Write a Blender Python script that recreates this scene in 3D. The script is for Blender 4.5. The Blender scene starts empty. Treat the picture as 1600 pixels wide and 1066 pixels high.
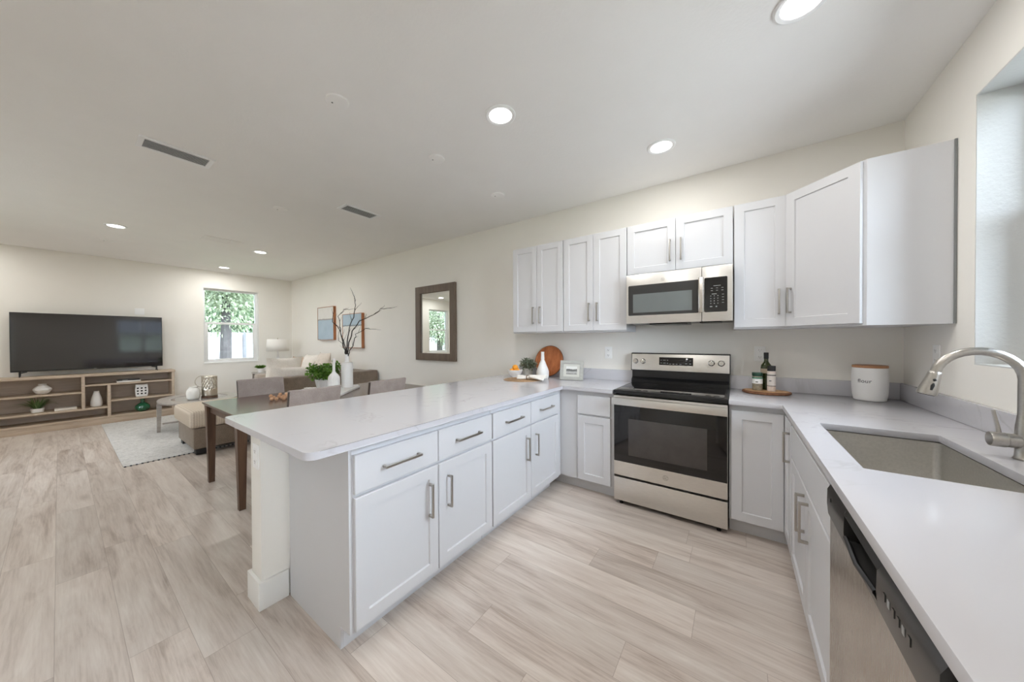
import bpy, bmesh, math, random
from mathutils import Matrix, Vector
R = math.radians
SC = bpy.context.scene
COL = SC.collection
random.seed(7)

# ------------------------------------------------------------------ camera
CAM_LOC = (0.814, -3.2514, 1.3117); YAW = -35.9226; PITCH = -0.5019; ROLL = -0.3002
F_PX = 503.58; OX = -13.099; OY = 3.083
cd = bpy.data.cameras.new('camera'); cam = bpy.data.objects.new('camera', cd); COL.objects.link(cam)
y_, p_, r_ = R(YAW), R(PITCH), R(ROLL)
fw = Vector((math.sin(y_)*math.cos(p_), math.cos(y_)*math.cos(p_), math.sin(p_)))
rt = Vector((math.cos(y_), -math.sin(y_), 0)); up = rt.cross(fw)
rt2 = rt*math.cos(r_) + up*math.sin(r_); up2 = up*math.cos(r_) - rt*math.sin(r_)
cam.matrix_world = Matrix(((rt2.x, up2.x, -fw.x, CAM_LOC[0]), (rt2.y, up2.y, -fw.y, CAM_LOC[1]), (rt2.z, up2.z, -fw.z, CAM_LOC[2]), (0, 0, 0, 1)))
cd.sensor_width = 36; cd.lens = F_PX*36/1600; cd.shift_x = -OX/1600; cd.shift_y = OY/1600
cd.clip_start = 0.02; cd.clip_end = 300
SC.camera = cam

# ------------------------------------------------------------------ light and exposure
SKY_E = 13.0; SKY_W = 2.0; SUN = 2.0; LAMP = 6.5
SC.view_settings.view_transform = 'Standard'; SC.view_settings.look = 'None'
SC.view_settings.exposure = 0.56; SC.view_settings.gamma = 1.0; SC.view_settings.use_curve_mapping = False
w = bpy.data.worlds.new('sky'); SC.world = w; w.use_nodes = True
bg = w.node_tree.nodes['Background']; bg.inputs[0].default_value = (0.74, 0.86, 1.0, 1); 
_tc = w.node_tree.nodes.new('ShaderNodeTexCoord'); _sx = w.node_tree.nodes.new('ShaderNodeSeparateXYZ'); _mr = w.node_tree.nodes.new('ShaderNodeMapRange')   # hazy sky, brighter towards the east
_mr.interpolation_type = 'SMOOTHSTEP'; _mr.inputs[1].default_value = -.7; _mr.inputs[2].default_value = .8; _mr.inputs[3].default_value = SKY_W; _mr.inputs[4].default_value = SKY_E
w.node_tree.links.new(_tc.outputs['Generated'], _sx.inputs[0]); w.node_tree.links.new(_sx.outputs[0], _mr.inputs[0]); w.node_tree.links.new(_mr.outputs[0], bg.inputs[1])
sd = bpy.data.lights.new('sun', 'SUN'); sd.energy = SUN; sd.angle = R(3); sd.color = (1, .95, .88)
so = bpy.data.objects.new('sun', sd); COL.objects.link(so)
so.rotation_euler = Vector((-0.25, -0.62, -0.75)).to_track_quat('-Z', 'Y').to_euler(); so.location = (0, 20, 25)
SC.cycles.use_denoising = True
SC.cycles.max_bounces = 10; SC.cycles.diffuse_bounces = 7; SC.cycles.glossy_bounces = 5; SC.cycles.transparent_max_bounces = 12
SC.cycles.sample_clamp_indirect = 6.0; SC.cycles.caustics_reflective = False; SC.cycles.caustics_refractive = False

# ------------------------------------------------------------------ materials
def lin(c):
    o = []
    for v in c:
        v = v/255
        o.append(v/12.92 if v <= .04045 else ((v+.055)/1.055)**2.4)
    return (*o, 1)
class NT:
    def __init__(s, name):
        s.m = bpy.data.materials.new(name); s.m.use_nodes = True
        s.t = s.m.node_tree; s.b = s.t.nodes['Principled BSDF']
    def n(s, t, **kw):
        x = s.t.nodes.new(t)
        for k, v in kw.items():
            if k.startswith('i_'): x.inputs[k[2:].replace('_', ' ')].default_value = v
            else: setattr(x, k, v)
        return x
    def l(s, a, b): s.t.links.new(a, b)
    def coord(s, scale=(1, 1, 1), kind='Object'):
        tc = s.n('ShaderNodeTexCoord'); mp = s.n('ShaderNodeMapping'); mp.inputs['Scale'].default_value = scale
        s.l(tc.outputs[kind], mp.inputs[0]); return mp.outputs[0]
    def noise(s, vec, scale=5, detail=4, rough=.55, dist=0):
        x = s.n('ShaderNodeTexNoise'); x.inputs['Scale'].default_value = scale; x.inputs['Detail'].default_value = detail
        x.inputs['Roughness'].default_value = rough; x.inputs['Distortion'].default_value = dist; s.l(vec, x.inputs['Vector']); return x.outputs[0]
    def ramp(s, fac, stops):
        x = s.n('ShaderNodeValToRGB'); e = x.color_ramp.elements
        while len(e) < len(stops): e.new(.5)
        for i, (p, c) in enumerate(stops): e[i].position = p; e[i].color = c if len(c) == 4 else (*c, 1)
        s.l(fac, x.inputs[0]); return x.outputs[0]
    def math(s, op, a, b=None, c=None):
        x = s.n('ShaderNodeMath'); x.operation = op
        for i, v in enumerate((a, b, c)):
            if v is None: continue
            if isinstance(v, (int, float)): x.inputs[i].default_value = v
            else: s.l(v, x.inputs[i])
        return x.outputs[0]
    def mix(s, fac, a, b, blend='MIX'):
        x = s.n('ShaderNodeMix'); x.data_type = 'RGBA'; x.blend_type = blend
        for i, v in ((0, fac), (6, a), (7, b)):
            if isinstance(v, (int, float, tuple)): x.inputs[i].default_value = v
            else: s.l(v, x.inputs[i])
        return x.outputs[2]
    def bump(s, h, strength=.2, dist=.01):
        x = s.n('ShaderNodeBump'); x.inputs['Strength'].default_value = strength; x.inputs['Distance'].default_value = dist
        s.l(h, x.inputs['Height']); s.l(x.outputs[0], s.b.inputs['Normal'])
    def base(s, c=None, rough=None, metal=None, spec=None):
        if c is not None:
            if isinstance(c, tuple): s.b.inputs['Base Color'].default_value = c
            else: s.l(c, s.b.inputs['Base Color'])
        if rough is not None:
            if isinstance(rough, (int, float)): s.b.inputs['Roughness'].default_value = rough
            else: s.l(rough, s.b.inputs['Roughness'])
        if metal is not None: s.b.inputs['Metallic'].default_value = metal
        if spec is not None: s.b.inputs['Specular IOR Level'].default_value = spec
def paint(name, c, rough=.5, var=.03, scale=6, bump=0, bscale=120, spec=None, bdist=.002):
    k = NT(name); v = k.coord()
    f = k.noise(v, scale, 3)
    a = lin(c); lo = tuple(x*(1-var) for x in a[:3])+(1,); hi = tuple(min(1, x*(1+var)) for x in a[:3])+(1,)
    k.base(k.ramp(f, [(.3, lo), (.7, hi)]), rough, 0, spec)
    if bump: k.bump(k.noise(v, bscale, 3), bump, bdist)
    return k.m
def metal(name, c, rough=.28, axis=(1, 1, 1), var=.06, amp=.08):
    k = NT(name); v = k.coord(axis); f = k.noise(v, 40, 4)
    a = lin(c)
    k.base(k.ramp(f, [(.3, tuple(x*(1-var) for x in a[:3])), (.7, tuple(x*(1+var) for x in a[:3]))]), None, 1.0)
    k.base(None, k.math('MULTIPLY_ADD', f, amp, rough-amp/2)); return k.m
def fabric(name, c, c2, scale=180, bump=.3, rough=.95):
    k = NT(name); v = k.coord(); n1 = k.noise(v, 9, 4); n2 = k.noise(v, scale, 2)
    f = k.math('ADD', k.math('MULTIPLY', n1, .45), k.math('MULTIPLY', n2, .55))
    k.base(k.ramp(f, [(.35, lin(c)), (.65, lin(c2))]), rough, 0, .15); k.bump(n2, bump, .003)
    k.b.inputs['Sheen Weight'].default_value = .2; return k.m
def wood(name, c, c2, axis='x', rough=.5, scale=1.0, bump=.05):
    k = NT(name); st = {'x': (1.2, 14, 14), 'y': (14, 1.2, 14), 'z': (14, 14, 1.2)}[axis]
    v = k.coord(tuple(q*scale for q in st)); n1 = k.noise(v, 2.2, 6, .6, .6); n2 = k.noise(v, 9, 4, .7)
    f = k.math('ADD', k.math('MULTIPLY', n1, .7), k.math('MULTIPLY', n2, .3))
    k.base(k.ramp(f, [(.3, lin(c)), (.68, lin(c2))]), rough); k.bump(f, bump, .003); return k.m
def ceramic(name, c, rough=.35, bump=0, bscale=40):
    return paint(name, c, rough, .02, 8, bump, bscale)
def floor_mat():
    k = NT('vinyl_oak_planks'); tc = k.n('ShaderNodeTexCoord'); sx = k.n('ShaderNodeSeparateXYZ'); k.l(tc.outputs['Object'], sx.inputs[0])
    W, L = .182, 1.22
    r = k.math('FLOOR', k.math('DIVIDE', sx.outputs[1], W)); fy = k.math('FRACT', k.math('DIVIDE', sx.outputs[1], W))
    wn = k.n('ShaderNodeTexWhiteNoise', noise_dimensions='1D'); k.l(r, wn.inputs['W'])
    xo = k.math('ADD', k.math('DIVIDE', sx.outputs[0], L), wn.outputs[0]); cidx = k.math('FLOOR', xo); fx = k.math('FRACT', xo)
    cb = k.n('ShaderNodeCombineXYZ'); k.l(r, cb.inputs[0]); k.l(cidx, cb.inputs[1])
    wn2 = k.n('ShaderNodeTexWhiteNoise', noise_dimensions='2D'); k.l(cb.outputs[0], wn2.inputs['Vector'])
    wn3 = k.n('ShaderNodeTexWhiteNoise', noise_dimensions='3D'); cb3 = k.n('ShaderNodeCombineXYZ'); k.l(cidx, cb3.inputs[0]); k.l(r, cb3.inputs[1]); cb3.inputs[2].default_value = 3.7; k.l(cb3.outputs[0], wn3.inputs['Vector'])
    # grain coordinates shifted per plank
    cg = k.n('ShaderNodeCombineXYZ'); k.l(k.math('MULTIPLY_ADD', sx.outputs[0], 1.0, k.math('MULTIPLY', wn2.outputs[0], 37.0)), cg.inputs[0])
    k.l(k.math('MULTIPLY_ADD', sx.outputs[1], 8.0, k.math('MULTIPLY', wn2.outputs[0], 19.0)), cg.inputs[1]); k.l(wn2.outputs[0], cg.inputs[2])
    g1 = k.noise(cg.outputs[0], 1.6, 6, .62, .9)
    cg2 = k.n('ShaderNodeCombineXYZ'); k.l(k.math('MULTIPLY', sx.outputs[0], 3.0), cg2.inputs[0]); k.l(k.math('MULTIPLY', sx.outputs[1], 60.0), cg2.inputs[1]); k.l(wn2.outputs[0], cg2.inputs[2])
    g2 = k.noise(cg2.outputs[0], 1.6, 5, .6, .3)
    g3 = k.noise(cg.outputs[0], .55, 3, .5, .4)
    f = k.math('ADD', k.math('ADD', k.math('MULTIPLY', g1, .46), k.math('MULTIPLY', g2, .24)), k.math('MULTIPLY', g3, .30))
    c = k.ramp(f, [(.345, lin(FLOOR_D)), (.48, lin(FLOOR_M)), (.63, lin(FLOOR_L))])
    c = k.mix(k.math('MULTIPLY', wn2.outputs[0], .22), c, lin(FLOOR_T), 'MIX')
    hs = k.n('ShaderNodeHueSaturation'); k.l(k.math('MULTIPLY_ADD', wn3.outputs[0], .18, .90), hs.inputs['Value']); hs.inputs['Saturation'].default_value = 1.08; k.l(c, hs.inputs['Color']); c = hs.outputs[0]
    knots = k.n('ShaderNodeTexVoronoi', feature='F1'); knots.inputs['Scale'].default_value = 1.1
    kv = k.n('ShaderNodeCombineXYZ'); k.l(k.math('MULTIPLY', sx.outputs[0], 1.0), kv.inputs[0]); k.l(k.math('MULTIPLY', sx.outputs[1], 3.2), kv.inputs[1]); k.l(kv.outputs[0], knots.inputs['Vector'])
    kf = k.ramp(knots.outputs[0], [(.02, (1, 1, 1)), (.13, (0, 0, 0))])
    c = k.mix(k.math('MULTIPLY', kf, .5), c, lin(FLOOR_D))
    def edge(fr, t, hi):
        return k.math('MAXIMUM', k.math('LESS_THAN', fr, t), k.math('GREATER_THAN', fr, 1-t))
    e = k.math('MAXIMUM', edge(fy, .006, 1), edge(fx, .0011, 1))
    c = k.mix(k.math('MULTIPLY', e, .4), c, lin((118, 100, 86)))
    k.base(c, k.math('MULTIPLY_ADD', g2, .16, .28), 0, .45)
    k.bump(k.math('SUBTRACT', k.math('MULTIPLY', g2, .5), e), .12, .002); return k.m
FLOOR_D = (152, 136, 124); FLOOR_M = (198, 186, 176); FLOOR_L = (220, 212, 203); FLOOR_T = (206, 198, 192)
def quartz():
    k = NT('white_veined_quartz'); v = k.coord(); n = k.noise(v, 1.3, 5, .6, 1.1)
    vein = k.ramp(k.math('ABSOLUTE', k.math('SUBTRACT', n, .5)), [(.0, (1, 1, 1)), (.012, (0, 0, 0))])
    m = k.noise(v, 2.4, 2); vein = k.math('MULTIPLY', vein, k.ramp(m, [(.45, (0, 0, 0)), (.65, (1, 1, 1))]))
    c = k.mix(k.math('MULTIPLY', vein, .42), lin((198, 197, 201)), lin((150, 147, 144)))
    k.base(c, .16, 0, .5); return k.m
def glass_mat(name='window_glass', tint=(1, 1, 1, 1)):
    m = bpy.data.materials.new(name); m.use_nodes = True; t = m.node_tree; t.nodes.clear()
    o = t.nodes.new('ShaderNodeOutputMaterial'); a = t.nodes.new('ShaderNodeBsdfTransparent'); g = t.nodes.new('ShaderNodeBsdfGlossy')
    fr = t.nodes.new('ShaderNodeFresnel'); fr.inputs[0].default_value = 1.35; mx = t.nodes.new('ShaderNodeMixShader')
    a.inputs[0].default_value = tint; g.inputs['Roughness'].default_value = .0
    t.links.new(fr.outputs[0], mx.inputs[0]); t.links.new(a.outputs[0], mx.inputs[1]); t.links.new(g.outputs[0], mx.inputs[2]); t.links.new(mx.outputs[0], o.inputs[0])
    return m
def emit(name, c, s):
    k = NT(name); k.b.inputs['Emission Color'].default_value = c; k.b.inputs['Emission Strength'].default_value = s; k.base((.9, .9, .9, 1), .5); return k.m
def abstract_mat(name, top, bottom, line, z_split):
    k = NT(name); tc = k.n('ShaderNodeTexCoord'); sx = k.n('ShaderNodeSeparateXYZ'); k.l(tc.outputs['Object'], sx.inputs[0])
    n = k.noise(tc.outputs['Object'], 6, 4); z = k.math('ADD', sx.outputs[2], k.math('MULTIPLY', k.math('SUBTRACT', n, .5), .05))
    f = k.math('GREATER_THAN', z, z_split); d = k.math('LESS_THAN', k.math('ABSOLUTE', k.math('SUBTRACT', z, z_split)), .012)
    c = k.mix(f, lin(bottom), lin(top)); c = k.mix(k.math('MULTIPLY', d, .8), c, lin(line)); c = k.mix(.08, c, k.ramp(n, [(.3, (.2, .2, .2)), (.7, (1, 1, 1))]))
    k.base(c, .7); return k.m
def photo_mat():
    k = NT('landscape_print'); tc = k.n('ShaderNodeTexCoord'); sx = k.n('ShaderNodeSeparateXYZ'); k.l(tc.outputs['Object'], sx.inputs[0])
    n = k.noise(tc.outputs['Object'], 45, 5); z = k.math('ADD', sx.outputs[2], k.math('MULTIPLY', k.math('SUBTRACT', n, .5), .02))
    c = k.ramp(k.math('MULTIPLY_ADD', z, 12.0, -.62), [(.0, lin((70, 72, 70))), (.3, lin((190, 190, 186))), (.5, lin((120, 122, 120))), (.62, lin((60, 62, 60))), (.72, lin((225, 226, 222)))])
    k.base(c, .4); return k.m

WALL_C = (239, 236, 229); CEIL_C = (243, 242, 240); CAB_C = (208, 208, 210)
M = dict(
    wall=paint('wall_paint', WALL_C, .75, .01, 3, .10, 90), ceil=paint('ceiling_paint', CEIL_C, .85, .01, 3, .22, 55, bdist=.004),
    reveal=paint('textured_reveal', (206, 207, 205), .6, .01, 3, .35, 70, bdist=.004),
    trim=paint('trim_paint', (236, 235, 231), .4, .01), cab=paint('cabinet_paint', CAB_C, .42, .008, 3), floor=floor_mat(), quartz=quartz(),
    vinyl=paint('window_vinyl', (240, 241, 241), .4, .01), glass=glass_mat(), steel=metal('brushed_steel', (222, 219, 214), .32, (.6, 12, 12)),
    steel_v=metal('brushed_steel_upright', (200, 194, 187), .27, (14, 14, .5), .025, .04), sink=metal('sink_steel', (214, 211, 206), .36, (3, 3, 3)),
    nickel=metal('brushed_nickel', (184, 180, 174), .3, (4, 4, 4)), chrome=metal('polished_knob_steel', (215, 214, 212), .12, (2, 2, 2), .02, .02),
    blackglass=paint('black_glass', (16, 15, 16), .06, .1, spec=.6), oven_window=paint('smoked_oven_window', (66, 62, 60), .1, .1, 14, spec=.6),
    black=paint('black_enamel', (22, 22, 23), .25, .1), blackmatte=paint('black_plastic', (24, 24, 25), .5, .1),
    mwindow=paint('microwave_screen_window', (104, 108, 106), .12, .04, spec=.6), charcoal=paint('dark_panel', (50, 49, 48), .25, .05),
    mark=paint('printed_marks', (150, 150, 148), .5), white=ceramic('white_ceramic', (236, 235, 233), .3), whitematte=ceramic('matte_white_ceramic', (234, 232, 229), .6, .1, 90),
    white_rough=ceramic('rough_white_clay', (228, 226, 219), .8, .5, 60), plate=paint('outlet_plastic', (246, 246, 244), .4, .01),
    screen=paint('television_screen', (15, 11, 14), .06, .06, 2, spec=1.0), tvframe=paint('television_bezel', (28, 28, 30), .35, .05),
    console=wood('limed_oak', (166, 148, 128), (198, 180, 160), 'y', .55), console_back=wood('limed_oak_back', (178, 161, 144), (200, 184, 167), 'y', .6),
    walnut=wood('dark_walnut', (66, 46, 34), (104, 78, 60), 'z', .4), tabletop=wood('walnut_table_top', (84, 64, 54), (114, 92, 80), 'y', .22),
    greywood=wood('grey_oak', (140, 132, 124), (176, 168, 160), 'y', .4), mirrorframe=wood('greyed_wood', (92, 78, 66), (122, 106, 92), 'z', .5),
    mirror=metal('mirror_silver', (238, 242, 241), .0, (1, 1, 1), 0, 0), chairfab=fabric('grey_weave', (152, 140, 134), (176, 164, 158)),
    sofafab=fabric('taupe_velvet', (118, 104, 90), (142, 128, 113), 120), sofalit=fabric('lit_taupe_velvet', (168, 156, 143), (188, 177, 165), 120), cordf=None,
    pillow_w=fabric('cream_cotton', (224, 216, 205), (238, 232, 222), 70), pillow_b=fabric('fuzzy_beige', (190, 164, 142), (216, 192, 170), 60, .6), pillow_g=fabric('oatmeal_linen', (200, 188, 174), (222, 211, 198), 90),
    rug=None, shade=paint('lamp_shade_linen', (238, 235, 228), .8, .01, 6, .1), copper=wood('acacia_board', (140, 74, 36), (192, 116, 66), 'z', .4), slab=wood('slab_face', (176, 134, 96), (206, 168, 128), 'y', .6),
    bark=paint('slab_bark', (124, 84, 58), .85, .3, 60, .7, 90), greenglass=None, leaf=None, dullleaf=None, spiderleaf=None, stem=paint('twig_bark', (48, 42, 40), .8, .2),
    orange=paint('orange_peel', (250, 168, 46), .45, .06, 12, .2, 160), jute=fabric('woven_seagrass', (140, 112, 82), (186, 154, 120), 90, .9), linen=fabric('white_napkin', (234, 230, 224), (246, 243, 238), 90),
    ringwood=wood('napkin_ring_wood', (90, 64, 42), (130, 96, 66), 'x', .5), frame_grey=wood('whitewashed_grey_frame', (158, 158, 152), (184, 184, 178), 'x', .55), mat=paint('picture_mat', (206, 206, 198), .8),
    fence=paint('white_fence', (172, 172, 180), .5, .02), fencepost=paint('fence_post_grey', (84, 84, 88), .6, .05), bark2=paint('tree_bark', (62, 58, 58), .9, .25, 8, .5, 20), lawn=None,  # fencepost: plain grey for posts, house roof and rug stitching
    lens=emit('lit_diffuser', (1, .98, .95, 1), 5), canister_lid=wood('acacia_lid', (150, 100, 66), (190, 142, 104), 'x', .5), ink=paint('black_ink', (34, 32, 32), .6),
    bead=wood('pale_wood_beads', (176, 130, 96), (212, 170, 134), 'x', .5), redwood=wood('frame_edge_oak', (150, 92, 54), (184, 122, 78), 'z', .5), pale_ground=paint('pale_concrete', (206, 203, 197), .9, .05, 3),
    dark=paint('vent_shadow', (128, 130, 130), .8, .02), siding=paint('neighbour_siding', (222, 222, 220), .8, .02), basket=metal('champagne_metal', (206, 198, 184), .3, (3, 3, 3)),
)
def cord():
    k = NT('cream_corduroy'); v = k.coord(); sx = k.n('ShaderNodeSeparateXYZ'); k.l(v, sx.inputs[0])
    s = k.math('SINE', k.math('MULTIPLY', sx.outputs[1], 290)); n = k.noise(v, 120, 2); f = k.math('ADD', k.math('MULTIPLY', s, .2), n)
    k.base(k.ramp(f, [(.2, lin((186, 172, 154))), (.8, lin((214, 202, 186)))]), .95, 0, .1); k.bump(f, .5, .006); return k.m
def rug():
    k = NT('braided_wool'); v = k.coord((34, 5, 1)); n = k.noise(v, 2.2, 4, .7, .5); n2 = k.noise(k.coord((1, 1, 1)), 60, 3)
    f = k.math('ADD', k.math('MULTIPLY', n, .7), k.math('MULTIPLY', n2, .3))
    k.base(k.ramp(f, [(.32, lin((134, 132, 130))), (.46, lin((204, 202, 198))), (.7, lin((232, 230, 227)))]), .97, 0, .1); k.bump(f, .8, .02); return k.m
def leafm(name, a, b, rough=.5, tr=.25):
    k = NT(name); oi = k.n('ShaderNodeNewGeometry'); k.base(k.ramp(oi.outputs['Random Per Island'], [(.0, lin(a)), (1., lin(b))]), rough, 0, .3)
    t = k.n('ShaderNodeBsdfTranslucent'); mx = k.n('ShaderNodeMixShader'); mx.inputs[0].default_value = tr; t.inputs[0].default_value = lin(b)
    k.l(k.b.outputs[0], mx.inputs[1]); k.l(t.outputs[0], mx.inputs[2]); k.l(mx.outputs[0], k.t.nodes['Material Output'].inputs[0]); return k.m
M['cordf'] = cord(); M['rug'] = rug()
M['leaf'] = leafm('fresh_leaf', (60, 104, 40), (118, 160, 66)); M['dullleaf'] = leafm('sage_leaf', (100, 112, 96), (164, 172, 150)); M['spiderleaf'] = leafm('dark_leaf', (66, 100, 58), (146, 172, 116))
M['treeleaf'] = leafm('tree_leaf', (112, 121, 104), (166, 174, 148), .6, .25); M['treedark'] = leafm('shrub_leaf', (80, 102, 80), (124, 146, 112), .6, .25)
def gg():
    k = NT('green_glass'); k.base(lin((46, 120, 84)), .08, 0, .6); k.b.inputs['Transmission Weight'].default_value = .35; k.b.inputs['Coat Weight'].default_value = .5; return k.m
M['greenglass'] = gg()
def og():
    k = NT('olive_bottle_glass'); k.base(lin((52, 62, 26)), .08, 0, .6); k.b.inputs['Transmission Weight'].default_value = .3; return k.m
M['oliveglass'] = og()
M['clear'] = paint('jar_contents', (150, 142, 124), .15, .25, 60, spec=.6)
M['lawn'] = paint('mown_lawn', (120, 132, 100), .95, .2, 8, .4, 60)
M['print'] = photo_mat()

# ------------------------------------------------------------------ mesh helpers
class MB:
    def __init__(s): s.bm = bmesh.new()
    def _add(s, verts, faces):
        vs = [s.bm.verts.new(v) for v in verts]; fs = []
        for f in faces:
            try: fs.append(s.bm.faces.new([vs[i] for i in f]))
            except ValueError: pass
        return vs, fs
    def box(s, x0, x1, y0, y1, z0, z1, bev=0, seg=2, mtx=None):
        vs, fs = s._add([(x0, y0, z0), (x1, y0, z0), (x1, y1, z0), (x0, y1, z0), (x0, y0, z1), (x1, y0, z1), (x1, y1, z1), (x0, y1, z1)],
                        [(0, 3, 2, 1), (4, 5, 6, 7), (0, 1, 5, 4), (1, 2, 6, 5), (2, 3, 7, 6), (3, 0, 4, 7)])
        if bev:
            es = list({e for f in fs for e in f.edges})
            r = bmesh.ops.bevel(s.bm, geom=es, offset=bev, segments=seg, profile=.6, affect='EDGES', clamp_overlap=True)
            vs = list({v for f in r['faces'] for v in f.verts} | {v for v in vs if v.is_valid})
        if mtx is not None:
            for v in vs: v.co = mtx @ v.co
        return s
    def taper(s, c0, c1, a0, a1, b0=None, b1=None):
        b0 = b0 or a0; b1 = b1 or a1; v = []
        for (c, a, b) in ((c0, a0, b0), (c1, a1, b1)):
            v += [(c[0]-a, c[1]-b, c[2]), (c[0]+a, c[1]-b, c[2]), (c[0]+a, c[1]+b, c[2]), (c[0]-a, c[1]+b, c[2])]
        s._add(v, [(0, 3, 2, 1), (4, 5, 6, 7), (0, 1, 5, 4), (1, 2, 6, 5), (2, 3, 7, 6), (3, 0, 4, 7)]); return s
    def tube(s, pts, r, n=12, cap=True):
        pts = [Vector(p) for p in pts]; rs = r if isinstance(r, (list, tuple)) else [r]*len(pts); rings = []; ref = None
        for i, p in enumerate(pts):
            d = (pts[min(i+1, len(pts)-1)]-pts[max(i-1, 0)]).normalized()
            if ref is None: ref = Vector((0, 0, 1)) if abs(d.z) < .9 else Vector((1, 0, 0))
            a = (ref - d*ref.dot(d)).normalized(); b = d.cross(a); ref = a
            rings.append([s.bm.verts.new(p + (a*math.cos(t)+b*math.sin(t))*rs[i]) for t in [2*math.pi*k/n for k in range(n)]])
        for i in range(len(rings)-1):
            for k in range(n): s.bm.faces.new((rings[i][k], rings[i][(k+1) % n], rings[i+1][(k+1) % n], rings[i+1][k]))
        if cap: s.bm.faces.new(rings[0][::-1]); s.bm.faces.new(rings[-1])
        return s
    def lathe(s, c, prof, n=32, sx=1, sy=1, cap=True, mtx=None, wob=None):
        rings = []
        for j, (r, z) in enumerate(prof):
            ring = []
            for k in range(n):
                t = 2*math.pi*k/n; rr = r*(wob(t, z) if wob else 1)
                v = Vector((rr*math.cos(t)*sx, rr*math.sin(t)*sy, z))
                if mtx is not None: v = mtx @ v
                ring.append(s.bm.verts.new(v + Vector(c)))
            rings.append(ring)
        for i in range(len(rings)-1):
            for k in range(n): s.bm.faces.new((rings[i][k], rings[i][(k+1) % n], rings[i+1][(k+1) % n], rings[i+1][k]))
        if cap: s.bm.faces.new(rings[0][::-1]); s.bm.faces.new(rings[-1])
        return s
    def sphere(s, c, r, n=16, sc=(1, 1, 1)):
        prof = [(max(1e-4, r*math.sin(math.pi*i/n)), -r*math.cos(math.pi*i/n)*sc[2]) for i in range(n+1)]
        return s.lathe(c, prof, n*2, sc[0], sc[1])
    def prism(s, poly, z0, z1, bev=0, seg=2, mtx=None, only_top=False):
        n = len(poly); vs, fs = s._add([(x, y, z0) for x, y in poly]+[(x, y, z1) for x, y in poly],
            [tuple(range(n))[::-1], tuple(range(n, 2*n))]+[(i, (i+1) % n, n+(i+1) % n, n+i) for i in range(n)])
        if bev:
            es = list(fs[1].edges) + ([] if only_top else list(fs[0].edges))
            r = bmesh.ops.bevel(s.bm, geom=es, offset=bev, segments=seg, profile=.6, affect='EDGES', clamp_overlap=True)
            vs = list({v for f in r['faces'] for v in f.verts} | {v for v in vs if v.is_valid})
        if mtx is not None:
            for v in vs: v.co = mtx @ v.co
        return s
    def cells(s, xs, ys, filled, z0, z1, mp=lambda a, b, c: (a, b, c), bev=0):
        V = {}; newf = []
        def g(i, j, z):
            if (i, j, z) not in V: V[(i, j, z)] = s.bm.verts.new(mp(xs[i], ys[j], z))
            return V[(i, j, z)]
        nx, ny = len(xs)-1, len(ys)-1
        F = lambda i, j: 0 <= i < nx and 0 <= j < ny and filled(i, j)
        for i in range(nx):
            for j in range(ny):
                if not F(i, j): continue
                newf.append(s.bm.faces.new((g(i, j, z1), g(i+1, j, z1), g(i+1, j+1, z1), g(i, j+1, z1))))
                newf.append(s.bm.faces.new((g(i, j, z0), g(i, j+1, z0), g(i+1, j+1, z0), g(i+1, j, z0))))
                for di, dj, (a, b) in ((-1, 0, ((0, 1), (0, 0))), (1, 0, ((1, 0), (1, 1))), (0, -1, ((0, 0), (1, 0))), (0, 1, ((1, 1), (0, 1)))):
                    if not F(i+di, j+dj):
                        p, q = (i+a[0], j+a[1]), (i+b[0], j+b[1])
                        newf.append(s.bm.faces.new((g(*p, z0), g(*q, z0), g(*q, z1), g(*p, z1))))
        bmesh.ops.recalc_face_normals(s.bm, faces=newf)
        if bev:
            es = [e for e in {e for f in newf for e in f.edges} if len(e.link_faces) == 2 and e.link_faces[0].normal.angle(e.link_faces[1].normal) > 1]
            bmesh.ops.bevel(s.bm, geom=es, offset=bev, segments=2, profile=.6, affect='EDGES', clamp_overlap=True)
        return s
    def panel(s, mtx, w_, h_, stile=None, t=.019, depth=.008):
        """door or drawer front: x 0..w, z 0..h, front at y=0 facing -y"""
        rings = [(0, t), (0, .0025), (.0025, 0)]
        if stile: rings += [(stile, 0), (stile+.004, depth)]
        R_ = []
        for ins, y in rings:
            R_.append([s.bm.verts.new(mtx @ Vector(p)) for p in ((ins, y, ins), (w_-ins, y, ins), (w_-ins, y, h_-ins), (ins, y, h_-ins))])
        fs = [s.bm.faces.new(R_[0][::-1])]
        for a, b in zip(R_, R_[1:]):
            for k in range(4): fs.append(s.bm.faces.new((a[k], a[(k+1) % 4], b[(k+1) % 4], b[k])))
        fs.append(s.bm.faces.new(R_[-1])); return s
    def leaf(s, p, d, ln, wd, droop=.2):
        d = Vector(d).normalized(); sd_ = d.cross(Vector((random.gauss(0, .4), random.gauss(0, .4), 1)))
        if sd_.length < 1e-3: sd_ = Vector((1, 0, 0))
        sd_.normalize(); nrm = sd_.cross(d); p = Vector(p); mid = p+d*ln*.5+nrm*ln*.06
        tip = p+d*ln-Vector((0, 0, droop*ln)); a = s.bm.verts.new
        v = [a(p), a(mid+sd_*wd), a(tip), a(mid-sd_*wd)]; s.bm.faces.new((v[0], v[1], v[2], v[3])); return s
    def blob(s, c, r, n, ln, wd, fill=.5):
        for _ in range(n):
            d = Vector((random.gauss(0, 1), random.gauss(0, 1), random.gauss(0, 1))).normalized(); q = random.uniform(fill, 1)
            p = Vector((c[0]+d.x*r[0]*q, c[1]+d.y*r[1]*q, c[2]+d.z*r[2]*q))
            dd = d+Vector((random.gauss(0, .6), random.gauss(0, .6), random.gauss(0, .6)))
            s.leaf(p, dd, ln*random.uniform(.7, 1.3), wd*random.uniform(.7, 1.3))
        return s
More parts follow.
